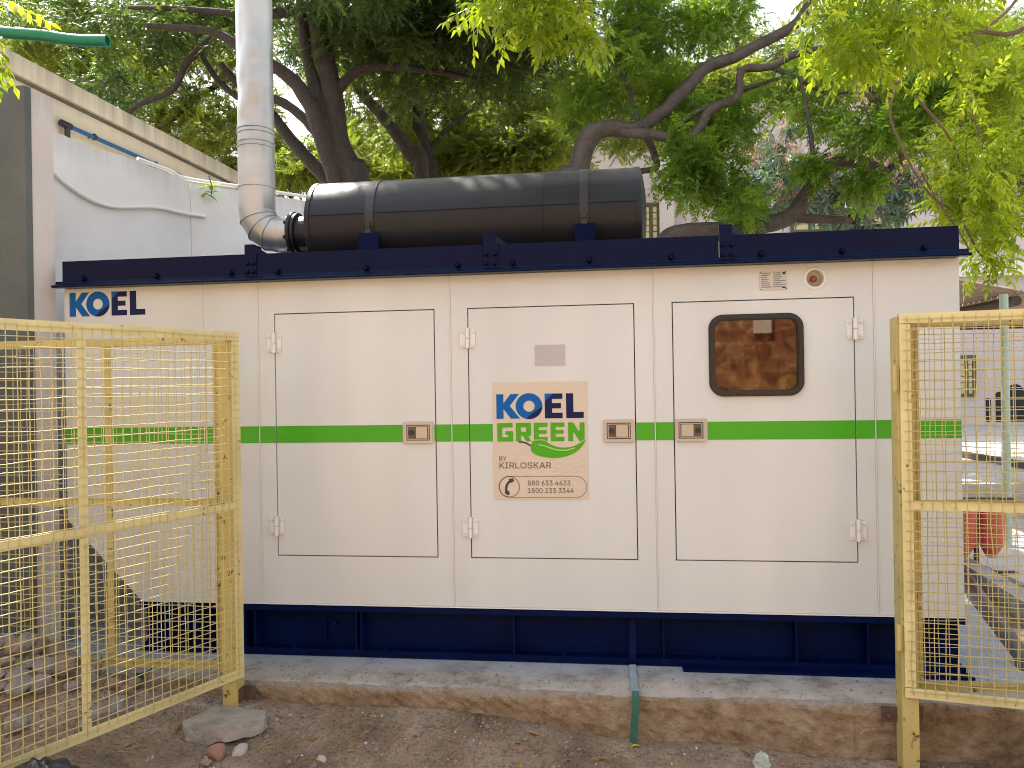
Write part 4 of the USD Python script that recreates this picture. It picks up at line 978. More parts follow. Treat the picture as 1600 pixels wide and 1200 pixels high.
place('stone', rock(0.026, 5), 'stone_tan', -1.53, -0.750, 0.008, label='small tan stone next to the reddish stone', cat='stone')
place('stone', rock(0.022, 6), 'stone_white', -1.12, -0.62, 0.008, label='small pale stone alone on the bare earth right of the reddish stone', cat='stone')
r4 = np.random.default_rng(17)
for k in range(130):
    x = -2.55 + r4.normal(0, 0.34); y = -0.62 + r4.normal(0, 0.17)
    if not (-3.1 < x < -1.85 and -1.05 < y < -0.40) or (y < -0.40 - (-1.60 - x) * 2.0 + 0.10):
        continue
    s_ = 0.028 + 0.05 * r4.random() ** 1.5
    place('rubble_stone', rock(s_, 100 + k, r4.uniform(0.6, 0.9)), 'stone_grey' if k % 2 == 0 or k % 7 == 5 else 'stone_tan', x, y, s_ * 0.3, label=('large ' if s_ > 0.052 else 'small ') + ('grey' if k % 2 == 0 or k % 7 == 5 else 'brownish') + ' broken stone in the rubble heap behind the left gate', cat='stone', group=('large ' if s_ > 0.052 else 'small ') + ('grey' if k % 2 == 0 or k % 7 == 5 else 'brownish') + ' stones of the rubble heap')
bag = trimesh.creation.icosphere(4)
bv = bag.vertices
bv = bv * (1 + 0.5 * (meshkit.fbm(bv * 2.0 + 3, 4, 81) - 0.5) + 0.12 * np.sin(9 * np.arctan2(bv[:, 1], bv[:, 0]) + 4 * bv[:, 2]) * 0.5)[:, None]
bag.vertices = bv * [0.13, 0.10, 0.10]
bag.apply_translation([*on_z(62, 1228, 0.27)[:2], 0.245])
obj('rubbish_bag', bag, 'bag_black', smooth=True, label='crumpled black plastic bag in the lower left corner', cat='plastic bag')
cr = trimesh.creation.icosphere(3); cvv = cr.vertices
cr.vertices = cvv * (1 + 0.9 * (meshkit.fbm(cvv * 2.6, 3, 91) - 0.5))[:, None] * [0.030, 0.022, 0.042]
place('crumpled_wrapper', cr, 'crumple_green', 0.585, -0.475, 0.008, smooth=False, label='crumpled pale green wrapper on the ground before the plinth', cat='wrapper')


def leaf_blade(L, w, curl, seed):
    t = np.linspace(0, 1, 7); ww = w * np.sin(np.pi * t ** 0.8) * 0.5
    q = np.random.default_rng(seed); zc_ = curl * np.sin(np.pi * t) + 0.003
    v = np.vstack([np.column_stack([L * t, -ww, zc_ + 0.25 * ww]), np.column_stack([L * t, 0 * t, zc_]), np.column_stack([L * t, ww, zc_ + 0.25 * ww])])
    i = np.arange(6)
    f = np.vstack([np.column_stack([i, i + 1, i + 8, i + 7]), np.column_stack([i + 7, i + 8, i + 15, i + 14])])
    m = trimesh.Trimesh(v, np.vstack([f[:, [0, 1, 2]], f[:, [0, 2, 3]]]), process=False)
    m.apply_transform(trimesh.transformations.rotation_matrix(q.uniform(0, 6.28), [0, 0, 1]))
    return m


for (px, py, z, L, mm, lab) in ((128, 1194, 0.22, 0.055, 'leaf_yellow', 'bright yellow fallen leaf just under the left gate'), (244, 1125, 0.11, 0.05, 'leaf_yellow', 'yellow-green fallen leaf below the gate near the concrete lump'), (435, 1192, 0.07, 0.03, 'leaf_yellow', 'small orange-yellow fallen leaf on bare earth at the bottom'), (783, 1160, 0.04, 0.045, 'leaf_brown', 'pale curled fallen leaf below the plinth at the middle'),
                                (210, 1165, 0.12, 0.06, 'leaf_brown', 'brown dry leaf beside the left gate foot'), (986, 1175, 0.0, 0.04, 'leaf_yellow', 'pale fallen leaf at the foot of the green earthing strip'), (814, 1172, 0.03, 0.03, 'leaf_brown', 'tiny tan fallen leaf right of the pale curled leaf'), (493, 1164, 0.09, 0.03, 'leaf_yellow', 'little amber leaf beside the small pale stone')):
    p = on_z(px, py, z)
    place('fallen_leaf', leaf_blade(L, L * 0.4, 0.006, px), mm, p[0], p[1], 0.002, smooth=True, label=lab, cat='leaf')


def instancer(path, protos, pos, quat, scale, ids):
    pi = UsdGeom.PointInstancer.Define(stage, path)
    rel = pi.CreatePrototypesRel()
    for k, (m, mname) in enumerate(protos):
        pm = usdkit.mesh(stage, f'{path}/tuft_{k:03d}' if k else f'{path}/tuft', m, M[mname])
        rel.AddTarget(pm.GetPath())
    pi.CreatePositionsAttr(Vt.Vec3fArray.FromNumpy(np.asarray(pos, np.float32)))
    pi.CreateProtoIndicesAttr(Vt.IntArray.FromNumpy(np.asarray(ids, np.int32)))
    pi.CreateScalesAttr(Vt.Vec3fArray.FromNumpy(np.repeat(np.asarray(scale, np.float32)[:, None], 3, 1)))
    q = np.asarray(quat)
    pi.CreateOrientationsAttr(Vt.QuathArray([Gf.Quath(float(w), float(x), float(y), float(z)) for x, y, z, w in q]))
    return pi.GetPrim()


# grit, chips and twigs over the earth
r5 = np.random.default_rng(23)
N = 9000
gxp = r5.uniform(-2.9, 1.7, N); gyp = PL_Y - 0.03 - np.abs(r5.normal(0, 0.30, N))
Np_ = 900
gxp = np.concatenate([gxp, r5.uniform(-1.9, 1.75, Np_)]); gyp = np.concatenate([gyp, PL_Y + 0.02 + np.abs(r5.normal(0, 0.10, Np_))])
keep = (gyp > -1.6); gxp, gyp = gxp[keep], gyp[keep]; N = len(gxp)
gzp = np.where(gyp > PL_Y, PL_Z + 0.0015, ground_z(gxp, gyp))
protos = [(rock(1.0, 201, 0.7, 1), 'stone_grey'), (rock(1.0, 202, 0.6, 1), 'stone_tan'), (rock(1.0, 203, 0.7, 1), 'stone_white'), (rock(1.0, 204, 0.7, 1), 'stone_red'), (tube([(-4, 0, 0), (0, .3, .3), (4, 0, 0)], 0.22, 4), 'leaf_brown'), (leaf_blade(5.0, 1.9, 0.5, 3), 'leaf_brown')]
ids = r5.choice(6, N, p=[0.36, 0.38, 0.05, 0.05, 0.135, 0.025])
gr = instancer('/World/gravel', protos, np.column_stack([gxp, gyp, gzp + 0.001]), Rotation.from_euler('zxy', np.column_stack([r5.uniform(0, 6.28, N), r5.normal(0, 0.2, N), r5.normal(0, 0.2, N)])).as_quat(), np.where(gyp > PL_Y, 0.55, 1.0) * np.clip(r5.lognormal(-5.75, 0.6, N), 0.001, 0.016), ids)
data(gr, 'scattered grit, stone chips and twigs on the brown earth', 'gravel', kind='stuff')

# ------------------------------------------------------------------ foliage
def leaflet(L, w, fold=0.25, tip=0.0):
    """Blade from the origin along +x: four triangles folded along the midrib."""
    v = np.array([[0, 0, 0], [0.45 * L, -w / 2, fold * w / 2], [0.5 * L, 0, 0], [0.45 * L, w / 2, fold * w / 2], [L, tip, -0.12 * L]])
    return v, np.array([[0, 1, 2], [0, 2, 3], [1, 4, 2], [2, 4, 3]])


def leaflet2(L, w):
    v = np.array([[0, 0, 0], [0.4 * L, -w / 2, 0.02 * L], [0.4 * L, w / 2, 0.02 * L], [L, 0, -0.05 * L]])
    return v, np.array([[0, 1, 2], [1, 3, 2]])


def assemble(parts):
    vs, fs, n_ = [], [], 0
    for v, f in parts:
        vs.append(v); fs.append(f + n_); n_ += len(v)
    return trimesh.Trimesh(np.vstack(vs), np.vstack(fs), process=False)


def pinnate_parts(q, L, pairs, ll, lw, droop, ang=55, fancy=False, terminal=True):
    """A feathered leaf: rachis along +x bending down, leaflets in pairs."""
    t = (np.arange(pairs) + 1.0) / (pairs + 0.4)
    parts = []
    curve = lambda s: np.array([L * s * (1 - 0.25 * droop * s), 0, -droop * L * s * s * 0.7])
    rp = np.array([curve(s) for s in np.linspace(0, 1, 5)]); wv = np.array([0, 0.0015 + 0.006 * L, 0])
    v = np.vstack([rp - wv, rp + wv]); i = np.arange(4)
    parts.append((v, np.vstack([np.column_stack([i, i + 1, i + 6]), np.column_stack([i, i + 6, i + 5])])))
    for s in t:
        p = curve(s); g = ll * (0.75 + 0.35 * math.sin(math.pi * s ** 0.8)) * q.uniform(0.85, 1.1)
        for sd in (-1, 1):
            v, f = (leaflet(g, lw, 0.3, sd * 0.1 * g) if fancy else leaflet2(g, lw))
            Rm = Rotation.from_euler('xyz', [sd * q.uniform(-0.5, 0.1), 0.25 + droop * s + q.normal(0, 0.2), sd * math.radians(ang) + q.normal(0, 0.15)]).as_matrix()
            parts.append((v @ Rm.T + p, f))
    if terminal:
        v, f = (leaflet(ll, lw) if fancy else leaflet2(ll, lw))
        parts.append((v @ Rotation.from_euler('y', droop).as_matrix().T + curve(1.0), f))
    return parts


def spray(seed, leaves, L, pairs, ll, lw, droop, spread=1.0, twig=0.3, fancy=False):
    q = np.random.default_rng(seed); parts = []
    for k in range(leaves):
        s = k / leaves
        az = k * 2.4 + q.normal(0, 0.3)
        el = q.uniform(-0.5, 0.5) * spread
        Rm = (Rotation.from_euler('z', az) * Rotation.from_euler('y', -el)).as_matrix()
        p = np.array([q.normal(0, 0.03), q.normal(0, 0.03), twig * (s - 0.5)])
        for v, f in pinnate_parts(q, L * q.uniform(0.7, 1.1), pairs, ll, lw, droop * q.uniform(0.6, 1.4), fancy=fancy):
            parts.append((v @ Rm.T + p, f))
    tw = tube([(0, 0, -twig * 0.6), (0.02, 0, 0), (0, 0, twig * 0.5)], 0.004, 4)
    parts.append((tw.vertices, tw.faces))
    return assemble(parts)


def rosette(seed, n_, L, w):
    q = np.random.default_rng(seed); parts = []
    for k in range(n_):
        v, f = leaflet(L * q.uniform(0.8, 1.1), w, 0.3)
        Rm = (Rotation.from_euler('z', k * 2.4 + q.normal(0, 0.2)) * Rotation.from_euler('y', q.uniform(0.15, 0.9))).as_matrix()
        parts.append((v @ Rm.T + [0, 0, q.uniform(-0.08, 0.02)], f))
    return assemble(parts)


def panicle(seed):
    q = np.random.default_rng(seed); parts = []
    for k in range(60):
        h = q.uniform(0, 0.32); r = 0.11 * (1 - h / 0.36)
        a = q.uniform(0, 6.28); v, f = leaflet2(0.03, 0.018)
        parts.append((v @ Rotation.from_euler('xyz', q.uniform(0, 6.28, 3)).as_matrix().T + [r * math.cos(a), r * math.sin(a), h], f))
    st_ = tube([(0, 0, 0), (0, 0, 0.3)], 0.006, 4); parts.append((st_.vertices, st_.faces))
    return assemble(parts)


RAIN = [(spray(300 + k, 9, 0.34, 9, 0.055, 0.022, 0.5, 1.0, 0.2), 'leaf_rain') for k in range(3)]
BACK = [(spray(310 + k, 9, 0.34, 8, 0.065, 0.026, 0.5, 1.1, 0.3), 'leaf_back') for k in range(3)]
NEEM = [(spray(320 + k, 7, 0.24, 6, 0.060, 0.022, 0.45, 1.1, 0.2), 'leaf_neem') for k in range(3)]
NEAR = [(spray(330 + k, 6, 0.22, 5, 0.062, 0.024, 0.5, 1.1, 0.2, True), 'leaf_near') for k in range(3)]
MANGO = [(rosette(340 + k, 13, 0.24, 0.055), 'leaf_mango') for k in range(3)] + [(panicle(350), 'flower_pink'), (panicle(351), 'flower_pink')]


def clump(q, px, py, rx, ry, depth, dd, n_):
    """n_ points in an uneven cloud of foliage."""
    u = q.normal(size=(n_, 3)); u /= np.linalg.norm(u, axis=1, keepdims=True); u *= (q.uniform(0, 1, (n_, 1)) ** 0.45)
    return np.array([at_depth(px + rx * a, py + ry * b, depth + dd * c) for a, b, c in u])


def blob(q, c, r, n_):
    u = q.normal(size=(n_, 3)); u /= np.linalg.norm(u, axis=1, keepdims=True); u *= (q.uniform(0, 1, (n_, 1)) ** 0.45)
    return np.asarray(c) + u * np.asarray(r)


def crown(tree, protos, pos, seed, smin=0.8, smax=1.25, weights=None, tilt=0.45):
    q = np.random.default_rng(seed); n_ = len(pos)
    rot = Rotation.from_euler('zxy', np.column_stack([q.uniform(0, 6.28, n_), q.normal(0, tilt, n_), q.normal(0, tilt, n_)])).as_quat()
    pr = instancer(str(tree.GetPath()) + '/crown', protos, pos, rot, q.uniform(smin, smax, n_), q.choice(len(protos), n_, p=weights))
    return data(pr, kind='stuff')


def gaps(pos, seed, scale, cut):
    """Drops points where a noise is low, so that a crown has holes."""
    return pos[meshkit.fbm(pos * scale + seed, 2, seed) > cut]


def limb(tree, pts, r0, r1, m='bark_dark', name='limb', n_=12, seed=0, k=7):
    p = spline(pts, k); r = np.interp(np.linspace(0, 1, len(p)), [0, 1], [r0, r1])
    t = tube(p, r, n_)
    v = t.vertices; c = np.repeat(p, n_, 0)
    d = v[:len(c)] - c
    v[:len(c)] += d * (0.5 * (meshkit.fbm(v[:len(c)] * 6 / max(r0 * 8, 0.5), 3, seed + 41) - 0.5))[:, None]
    t.vertices = v
    return obj(name, t, m, tree, smooth=60)


def P(d, *pp):
    return [at_depth(x, y, d + (e[0] if e else 0)) for x, y, *e in pp]


# big dark feathery tree behind the silencer
q = np.random.default_rng(41)
t1 = thing('rain_tree', 'large dark feathery tree with a forked trunk rising behind the silencer', 'tree')
b1_ = at_depth(560, 320, 9.0)
limb(t1, [np.array([b1_[0] + 0.25, b1_[1], -0.1])] + P(9, (560, 320), (540, 265), (525, 215), (520, 160), (508, 90), (492, 20), (475, -80), (450, -200)), 0.20, 0.075, name='trunk', seed=1)
limb(t1, P(9, (555, 310, -.02), (538, 275, -.05), (515, 235, -.1), (502, 180, -.1), (490, 130), (478, 80), (470, 20), (450, -60)), 0.12, 0.05, seed=2)
limb(t1, P(9, (535, 300, -.02), (512, 240, -.12), (490, 175, -.2), (462, 130, -.2), (430, 105, -.3), (395, 85, -.4), (330, 50, -.5), (230, 40, -.6)), 0.125, 0.035, seed=3)
limb(t1, P(9, (540, 310, 0), (520, 250, .1), (480, 190, .3), (430, 155, .5), (370, 150, .6), (320, 95, .8), (300, 20, 1)), 0.08, 0.03, seed=4)
limb(t1, P(9.6, (535, 300), (500, 268), (460, 225), (425, 180), (380, 140), (345, 100)), 0.11, 0.04, seed=5)
limb(t1, P(9, (500, 20), (560, 40), (640, 55), (740, 90), (830, 110)), 0.09, 0.02, seed=6)
limb(t1, P(9, (520, 150), (560, 110), (620, 105), (700, 115), (780, 130)), 0.07, 0.02, seed=7)
limb(t1, P(8.6, (490, 0), (440, 20), (380, 22), (300, 15), (200, 12)), 0.07, 0.02, seed=8)
limb(t1, P(9, (330, 60), (290, 100), (270, 140), (215, 165), (200, 180)), 0.05, 0.02, seed=9)
pos = np.vstack([clump(q, 650, 45, 210, 60, 9.6, 1.4, 400), clump(q, 350, 30, 130, 50, 10.5, 1.0, 130), clump(q, 480, 60, 60, 60, 11, 1.0, 50), clump(q, 800, 110, 120, 60, 9.6, 1.2, 90), clump(q, 440, 30, 90, 40, 9.8, 1.0, 80), clump(q, 260, 30, 150, 50, 9.5, 1.2, 110), clump(q, 560, -30, 300, 50, 9, 2.5, 330), clump(q, 180, 130, 110, 70, 10, 1.2, 60), clump(q, 60, 0, 120, 50, 9.5, 1.2, 80), clump(q, 640, 130, 80, 40, 10, 1.0, 40),
                 clump(q, 800, 25, 150, 55, 8.7, 1.0, 130)])
pos = gaps(pos, 3, 1.1, 0.44)
pos = np.vstack([pos, gaps(np.vstack([blob(q, (-1.5, 5.8, 8.6), (4.0, 4.2, 1.5), 1000), blob(q, (-0.9, 3.6, 8.3), (2.2, 1.8, 1.0), 280), blob(q, (-2.4, 2.2, 7.6), (2.2, 1.8, 1.0), 320)]), 5, 0.7, 0.40)])
crown(t1, RAIN, pos, 42, 0.7, 1.15)

# second leaning trunks and the yellow-green trees further back
def back_tree(label, trunk, r0, clumps, seed, gapcut, protos=BACK, m='bark_dark', limbs=(), extra=None, smin=0.9, smax=1.4):
    q = np.random.default_rng(seed)
    t = thing('tree', label, 'tree')
    foot = np.array([trunk[0][0], trunk[0][1], -0.1])
    limb(t, [foot] + list(trunk), r0, r0 * 0.35, m=m, name='trunk', seed=seed)
    for i, (pp, a, b) in enumerate(limbs):
        limb(t, pp, a, b, m=m, seed=seed + i + 1)
    pos = gaps(np.vstack([clump(q, *c[:-1], int(c[-1] * 1.18)) for c in clumps]), seed % 7, 1.1, gapcut - 0.03)
    if extra is not None:
        pos = np.vstack([pos, extra])
    crown(t, protos, pos, seed + 9, smin, smax)
    return t


back_tree('slim leaning tree with bare pale trunk, right of the forked trunk', P(11.5, (660, 290), (640, 240), (605, 190), (570, 150), (545, 112), (530, 40)), 0.14, [(600, 120, 120, 100, 12.5, 1.5, 90), (560, 220, 90, 60, 12.8, 1, 35)], 51, 0.45,
          limbs=[(P(11.5, (575, 160), (560, 110), (548, 60), (552, 10)), 0.06, 0.03), (P(11.5, (545, 115), (500, 90), (470, 60)), 0.07, 0.03)])
back_tree('broken-barked tree standing behind the middle of the silencer', P(12, (675, 300), (668, 250), (660, 205), (652, 150), (650, 80), (640, 0)), 0.13, [(700, 110, 130, 90, 13.5, 1.5, 90), (720, 230, 90, 50, 13, 1, 60)], 52, 0.45,
          limbs=[(P(12, (664, 215), (645, 180), (640, 140)), 0.08, 0.04), (P(12, (668, 240), (700, 200), (740, 170)), 0.05, 0.02)])
back_tree('light green tree glowing behind the beige building', P(15, (250, 330), (255, 220), (240, 120), (200, 40)), 0.22, [(200, 110, 150, 100, 15, 2, 230), (330, 180, 110, 90, 15, 2, 150), (90, 60, 120, 60, 14, 2, 130), (350, 60, 90, 70, 15, 2, 70), (390, 280, 60, 40, 15, 1.5, 50)], 53, 0.40,
          limbs=[(P(15, (250, 200), (310, 150), (370, 120)), 0.1, 0.03), (P(15, (245, 150), (180, 120), (120, 110)), 0.09, 0.03)])
back_tree('light green tree filling the gap right of the forked trunk', P(17, (760, 330), (765, 230), (750, 120), (730, 20)), 0.22, [(760, 180, 170, 110, 17, 2, 300), (600, 230, 110, 60, 17, 1.5, 110), (860, 130, 110, 100, 17, 2, 150), (560, 100, 130, 90, 18, 2, 100), (860, 255, 80, 50, 16, 1.5, 90)], 54, 0.38)
back_tree('bushy bright green shrub showing above the silencer', P(12.5, (800, 330), (810, 290), (830, 230)), 0.06, [(790, 245, 60, 40, 12.5, .8, 120), (700, 262, 70, 22, 13, .8, 110), (855, 225, 40, 45, 12.5, .6, 60), (620, 268, 60, 18, 13, .8, 70)], 55, 0.30, smin=0.7, smax=1.0)
back_tree('yellow-green shrub between the exhaust pipe and the silencer', P(12, (455, 330), (460, 290), (465, 250)), 0.05, [(455, 265, 45, 35, 12, .7, 70), (420, 230, 40, 50, 13, .8, 50), (500, 255, 30, 30, 12, .7, 40)], 56, 0.30, smin=0.7, smax=1.0)

back_tree('pale green airy tree before the roof line of the pale block', P(17, (1180, 380), (1175, 260), (1160, 150), (1150, 60)), 0.16, [(1090, 150, 120, 60, 17, 1.5, 130), (1230, 140, 110, 60, 17, 1.5, 120), (1010, 100, 80, 80, 17, 1.5, 90), (1180, 70, 90, 50, 17.5, 1.5, 50), (990, 215, 60, 30, 16.5, 1, 30)], 57, 0.42,
          limbs=[(P(17, (1170, 200), (1220, 150), (1260, 90)), 0.07, 0.03), (P(17, (1165, 180), (1110, 140), (1060, 110)), 0.07, 0.03)])
back_tree('tall bright tree filling the upper right behind the neem boughs', P(16, (1480, 400), (1490, 260), (1470, 130), (1460, 20)), 0.18, [(1420, 110, 130, 70, 16, 1.5, 160), (1560, 120, 90, 120, 16, 1.5, 170), (1330, 60, 90, 60, 16.5, 1.5, 70), (1590, 260, 50, 80, 15.5, 1, 70)], 58, 0.40,
          limbs=[(P(16, (1485, 220), (1540, 160), (1570, 100)), 0.07, 0.03), (P(16, (1475, 160), (1420, 110), (1370, 90)), 0.07, 0.03)])
# neem with the crooked limbs
q = np.random.default_rng(61)
t2 = thing('neem_tree', 'neem tree with a crooked trunk bending right above the end of the silencer', 'tree')
f2 = at_depth(880, 330, 7.6)
limb(t2, [np.array([f2[0], f2[1], -0.1]), f2] + P(7.6, (900, 275), (912, 235), (925, 208), (950, 200), (985, 206)), 0.13, 0.085, name='trunk', m='bark_grey', seed=11)
limb(t2, P(7.6, (975, 206), (1005, 195), (1040, 170), (1075, 135), (1105, 105), (1150, 88), (1200, 62), (1238, 42), (1262, 10), (1290, -60)), 0.078, 0.045, m='bark_grey', seed=12)
limb(t2, P(7.6, (970, 207, -.05), (1015, 210, -.15), (1070, 218, -.2), (1095, 195, -.2), (1112, 170, -.2), (1152, 150, -.2), (1160, 110, -.25), (1205, 104, -.3), (1245, 84, -.4), (1300, 76, -.5), (1328, 90, -.5), (1350, 128, -.5), (1375, 165, -.5), (1395, 215, -.5)), 0.056, 0.02, m='bark_grey', seed=13)
limb(t2, P(7.5, (1045, 205), (1080, 180), (1110, 165)), 0.035, 0.025, m='bark_grey', seed=14)
limb(t2, P(7.7, (985, 150), (978, 100), (985, 60), (1000, 0)), 0.025, 0.012, m='bark_grey', seed=15)
limb(t2, P(7.7, (998, 190), (985, 150), (970, 115), (935, 70), (920, 10)), 0.03, 0.012, m='bark_grey', seed=16)
limb(t2, P(7.7, (1010, 215), (1022, 240), (1025, 262), (1000, 268)), 0.04, 0.03, m='bark_grey', seed=17)
limb(t2, P(7.6, (1160, 140), (1200, 128), (1240, 112)), 0.03, 0.012, m='bark_grey', seed=18)
limb(t2, P(7.6, (1205, 105), (1240, 120), (1290, 145), (1325, 145)), 0.03, 0.012, m='bark_grey', seed=19)
pos = np.vstack([clump(q, 1000, 60, 110, 80, 8, 1.0, 170), clump(q, 1090, 245, 65, 75, 7.7, .7, 75), clump(q, 1040, 160, 70, 60, 8.2, .8, 90), clump(q, 1140, 190, 45, 45, 8, .7, 40), clump(q, 1120, 20, 60, 60, 8.2, .8, 70), clump(q, 1230, 130, 60, 50, 8, .7, 35), clump(q, 1290, 180, 55, 40, 7.5, .6, 32), clump(q, 1330, 110, 80, 40, 7.5, .8, 40), clump(q, 1150, 310, 30, 30, 7.6, .4, 30), clump(q, 920, 150, 60, 70, 8.4, .8, 70),
                 clump(q, 1095, 270, 38, 55, 7.3, .3, 30)])
pos = gaps(pos, 2, 1.6, 0.40)
pos = np.vstack([pos, gaps(np.vstack([blob(q, (1.4, 4.6, 7.2), (2.2, 1.6, 0.8), 160)]), 4, 0.8, 0.36)])
crown(t2, NEEM, pos, 62, 0.75, 1.15)

# low fallen-looking trunk at the right and its tree
q = np.random.default_rng(71)
t3 = thing('leaning_tree', 'tree with a low sprawling trunk just above the right half of the roof', 'tree')
f3 = at_depth(1025, 400, 7.2)
limb(t3, [np.array([f3[0] - 0.3, f3[1], -0.1]), at_depth(1000, 470, 7.2)] + P(7.2, (1035, 385), (1075, 364), (1130, 362), (1190, 352), (1235, 338), (1260, 305), (1285, 270), (1325, 252), (1365, 262), (1388, 276)), 0.115, 0.058, name='trunk', m='bark_grey', seed=21)
limb(t3, P(7.2, (1384, 277), (1405, 250), (1440, 230), (1475, 222), (1520, 190), (1580, 150)), 0.05, 0.02, m='bark_grey', seed=22)
limb(t3, P(7.2, (1235, 340), (1280, 342), (1330, 345)), 0.05, 0.035, m='bark_grey', seed=23)
limb(t3, P(7.1, (1272, 290), (1270, 240), (1262, 180), (1250, 120)), 0.03, 0.014, m='bark_grey', seed=24)
limb(t3, P(7.0, (1330, 95), (1350, 140), (1375, 175), (1400, 220), (1410, 260)), 0.022, 0.010, m='twig_brown', seed=25)
pos = np.vstack([clump(q, 1380, 190, 80, 45, 6.8, .6, 45), clump(q, 1265, 260, 22, 25, 7, .3, 12), clump(q, 1345, 290, 28, 24, 6.9, .3, 18), clump(q, 1450, 180, 60, 60, 6.6, .7, 40), clump(q, 1170, 320, 40, 25, 7, .4, 25), clump(q, 1500, 100, 110, 90, 7, 1, 150), clump(q, 1400, 30, 120, 60, 7.5, 1, 90)])
pos = gaps(pos, 6, 1.6, 0.40)
crown(t3, NEEM, pos, 72, 0.75, 1.1)
q = np.random.default_rng(75)
for k in range(26):                                   # thin bare twigs tangled between the boughs
    a = np.array([q.uniform(1330, 1560), q.uniform(70, 250)]); v = np.array([q.normal(25, 30), q.uniform(20, 70)])
    limb(t3, [at_depth(*(a + v * f_ + q.normal(0, 6, 2)), 6.6 + q.uniform(-.5, .5) * 0.4) for f_ in (0, .5, 1.0, 1.6)], q.uniform(0.006, 0.012), 0.003, m='twig_brown', name='twig', n_=5, seed=80 + k, k=4)

# mango in flower
q = np.random.default_rng(81)
t4 = thing('mango_tree', 'blue-green mango tree covered in pinkish flower spikes before the pale block', 'tree')
f4 = at_depth(1320, 420, 14)
limb(t4, [np.array([f4[0], f4[1], -0.1]), at_depth(1322, 360, 14), at_depth(1315, 300, 14), at_depth(1290, 240, 14)], 0.2, 0.08, name='trunk', seed=31)
limb(t4, P(14, (1318, 320), (1380, 290), (1430, 270)), 0.08, 0.03, seed=32)
pos = np.vstack([clump(q, 1230, 270, 80, 75, 14, 1.2, 330), clump(q, 1330, 300, 120, 60, 14, 1.2, 420), clump(q, 1420, 280, 60, 40, 13.8, .8, 130), clump(q, 1330, 210, 110, 60, 14.3, 1, 260), clump(q, 1470, 312, 14, 10, 13.6, .2, 6)])
pos = gaps(pos, 1, 1.2, 0.36)
crown(t4, MANGO, pos, 82, 0.9, 1.25, weights=[0.2, 0.2, 0.2, 0.2, 0.2])

# near neem boughs hanging in from above: every leaf is a leaf
def compound(q, L, pairs, ll, lw, droop):
    return assemble(pinnate_parts(q, L, pairs, ll, lw, droop, fancy=True))


def bough(name, label, stems, leaf_spots, seed, more=None, trunk=None):
    q = np.random.default_rng(seed)
    t = thing(name, label, 'tree')
    if trunk is not None:
        limb(t, trunk, 0.15, 0.08, m='bark_grey', name='trunk', seed=seed)
    for i, (pp, r0, r1) in enumerate(stems):
        limb(t, pp, r0, r1, m='twig_brown', name='branch', n_=7, seed=seed + i)
    for (px, py, rx, ry, d, ddp, n_) in leaf_spots:
        for p in clump(q, px, py, rx, ry, d, ddp, n_):
            m = compound(q, q.uniform(0.14, 0.21), int(q.integers(3, 6)), q.uniform(0.050, 0.068), q.uniform(0.020, 0.026), q.uniform(0.2, 0.9))
            Rm = (Rotation.from_euler('z', q.uniform(0, 6.28)) * Rotation.from_euler('y', q.uniform(-0.2, 0.9)) * Rotation.from_euler('x', q.normal(0, 0.4))).as_matrix()
            m.vertices = m.vertices @ Rm.T + p
            obj('leaf', m, 'leaf_near', t)
    if more is not None:
        crown(t, NEAR, more, seed + 5, 0.7, 1.0)
    return t


q = np.random.default_rng(91)
more = gaps(np.vstack([clump(q, 1530, 260, 90, 110, 4.6, .5, 60), clump(q, 1560, 120, 80, 90, 4.8, .6, 50), clump(q, 1400, -60, 240, 60, 3.8, .5, 70), clump(q, 1480, 40, 120, 60, 5.2, .5, 40)]), 1, 2.2, 0.36)
bough('neem_bough', 'bright yellow-green neem boughs hanging in from the top right corner', [
    (P(3.9, (1700, -60), (1600, 45), (1530, 50), (1480, 65), (1440, 75)), 0.014, 0.005), (P(4.4, (1640, -80), (1580, 10), (1530, 60), (1515, 150), (1545, 250), (1560, 300)), 0.012, 0.004), (P(4.4, (1490, 20), (1395, 150), (1410, 230), (1450, 300), (1490, 330)), 0.010, 0.004),
    (P(4.4, (1430, 150), (1480, 210), (1520, 290), (1580, 350), (1600, 370)), 0.009, 0.004), (P(4.3, (1500, 340), (1530, 395), (1555, 415), (1590, 420)), 0.008, 0.003), (P(4.3, (1440, 270), (1462, 310), (1490, 350), (1503, 370), (1520, 400)), 0.007, 0.004), (P(3.6, (1420, -60), (1405, 0), (1393, 25)), 0.010, 0.004)],
    [(1370, 40, 130, 60, 3.5, .25, 120), (1320, 75, 50, 25, 3.5, .2, 20), (1460, 60, 50, 60, 3.6, .3, 30), (1555, 280, 45, 90, 4.3, .3, 50), (1568, 355, 38, 45, 4.3, .25, 36), (1540, 405, 42, 14, 4.3, .2, 16), (1480, 270, 30, 40, 4.4, .2, 12)], 92, more, trunk=[np.array([4.6, -1.4, -0.1]), np.array([4.5, -1.3, 1.5]), np.array([4.0, -0.8, 3.2]), np.array([3.5, -0.2, 4.2]), np.array([2.9, 0.3, 4.6])])
more = gaps(np.vstack([clump(q, 830, -60, 140, 50, 3.6, .4, 40)]), 1, 2.2, 0.3)
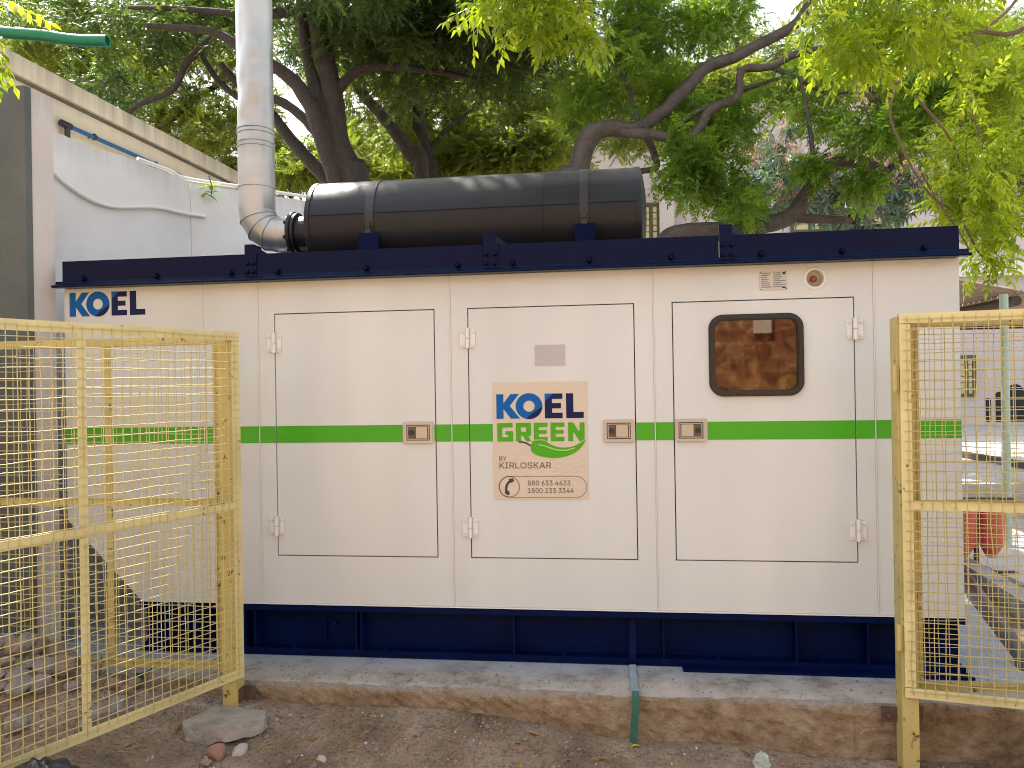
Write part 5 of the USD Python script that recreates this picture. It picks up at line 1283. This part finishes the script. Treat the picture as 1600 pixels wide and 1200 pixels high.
bough('neem_bough', 'sunlit yellow-green neem sprig hanging in at the top middle', [([np.array([2.95, 0.25, 4.55]), np.array([2.0, 0.3, 4.75]), np.array([1.0, 0.2, 4.5])] + P(3.4, (900, -170), (760, -190), (600, -230)), 0.035, 0.010), (P(3.4, (890, -172), (880, -90), (860, -20), (830, 20)), 0.010, 0.003), (P(3.4, (900, -165), (885, -80), (905, 0), (918, 60), (925, 85)), 0.007, 0.003), (P(3.4, (830, -178), (815, -80), (780, -10), (763, 30)), 0.006, 0.002)],
      [(850, 15, 75, 30, 3.4, .25, 60), (905, 50, 22, 38, 3.4, .15, 18), (755, 10, 22, 25, 3.3, .12, 9), (800, 5, 40, 25, 3.4, .2, 16)], 93, more)
bough('neem_bough', 'small neem sprig poking in at the top left corner below the hose', [(P(2.9, (-700, -260), (-400, -160), (-120, -20), (-40, 30), (10, 70)), 0.016, 0.002)], [(-12, 62, 26, 24, 2.9, .1, 8), (-8, 8, 32, 20, 3.0, .12, 9)], 94)

# shrubs along the facing block
for k, (x, w_) in enumerate(((3.75, 0.42), (1.2, 0.5), (6.5, 0.55))):
    q = np.random.default_rng(110 + k)
    t = thing('yard_shrub', ('green shrub mirrored in the lower right of the dark window', 'shrub across the yard left of the mirrored one', 'shrub across the yard right of the mirrored one')[k], 'shrub')
    limb(t, [(x, -10.7, -0.05), (x + 0.05, -10.7, 0.5), (x, -10.65, 1.0)], 0.03, 0.012, name='stem', n_=7, seed=k)
    crown(t, NEEM, blob(q, (x, -10.7, 1.05), (w_, 0.4, 0.75), 45), 120 + k, 0.6, 0.9)
# little plant rooted in the wall
wp = thing('wall_plant', 'small leafy plant sprouting from the top of the white wall', 'plant')
q = np.random.default_rng(97)
cw = on_wall(330, 298, B, bc, 0.05)
obj('stem', tube([cw - [0, 0, 0.03], cw + [0.02, -0.02, 0.02], cw + [0.0, -0.03, 0.10]], 0.004, 5), 'twig_brown', wp)
for k in range(16):
    v, f = leaflet(q.uniform(0.05, 0.11), 0.028)
    Rm = (Rotation.from_euler('z', q.uniform(0, 6.28)) * Rotation.from_euler('y', q.uniform(-0.4, 1.2))).as_matrix()
    obj('leaf', (v @ Rm.T + cw + [q.normal(0, .02), -0.02, q.uniform(-0.03, 0.06)], f), 'leaf_neem', wp)
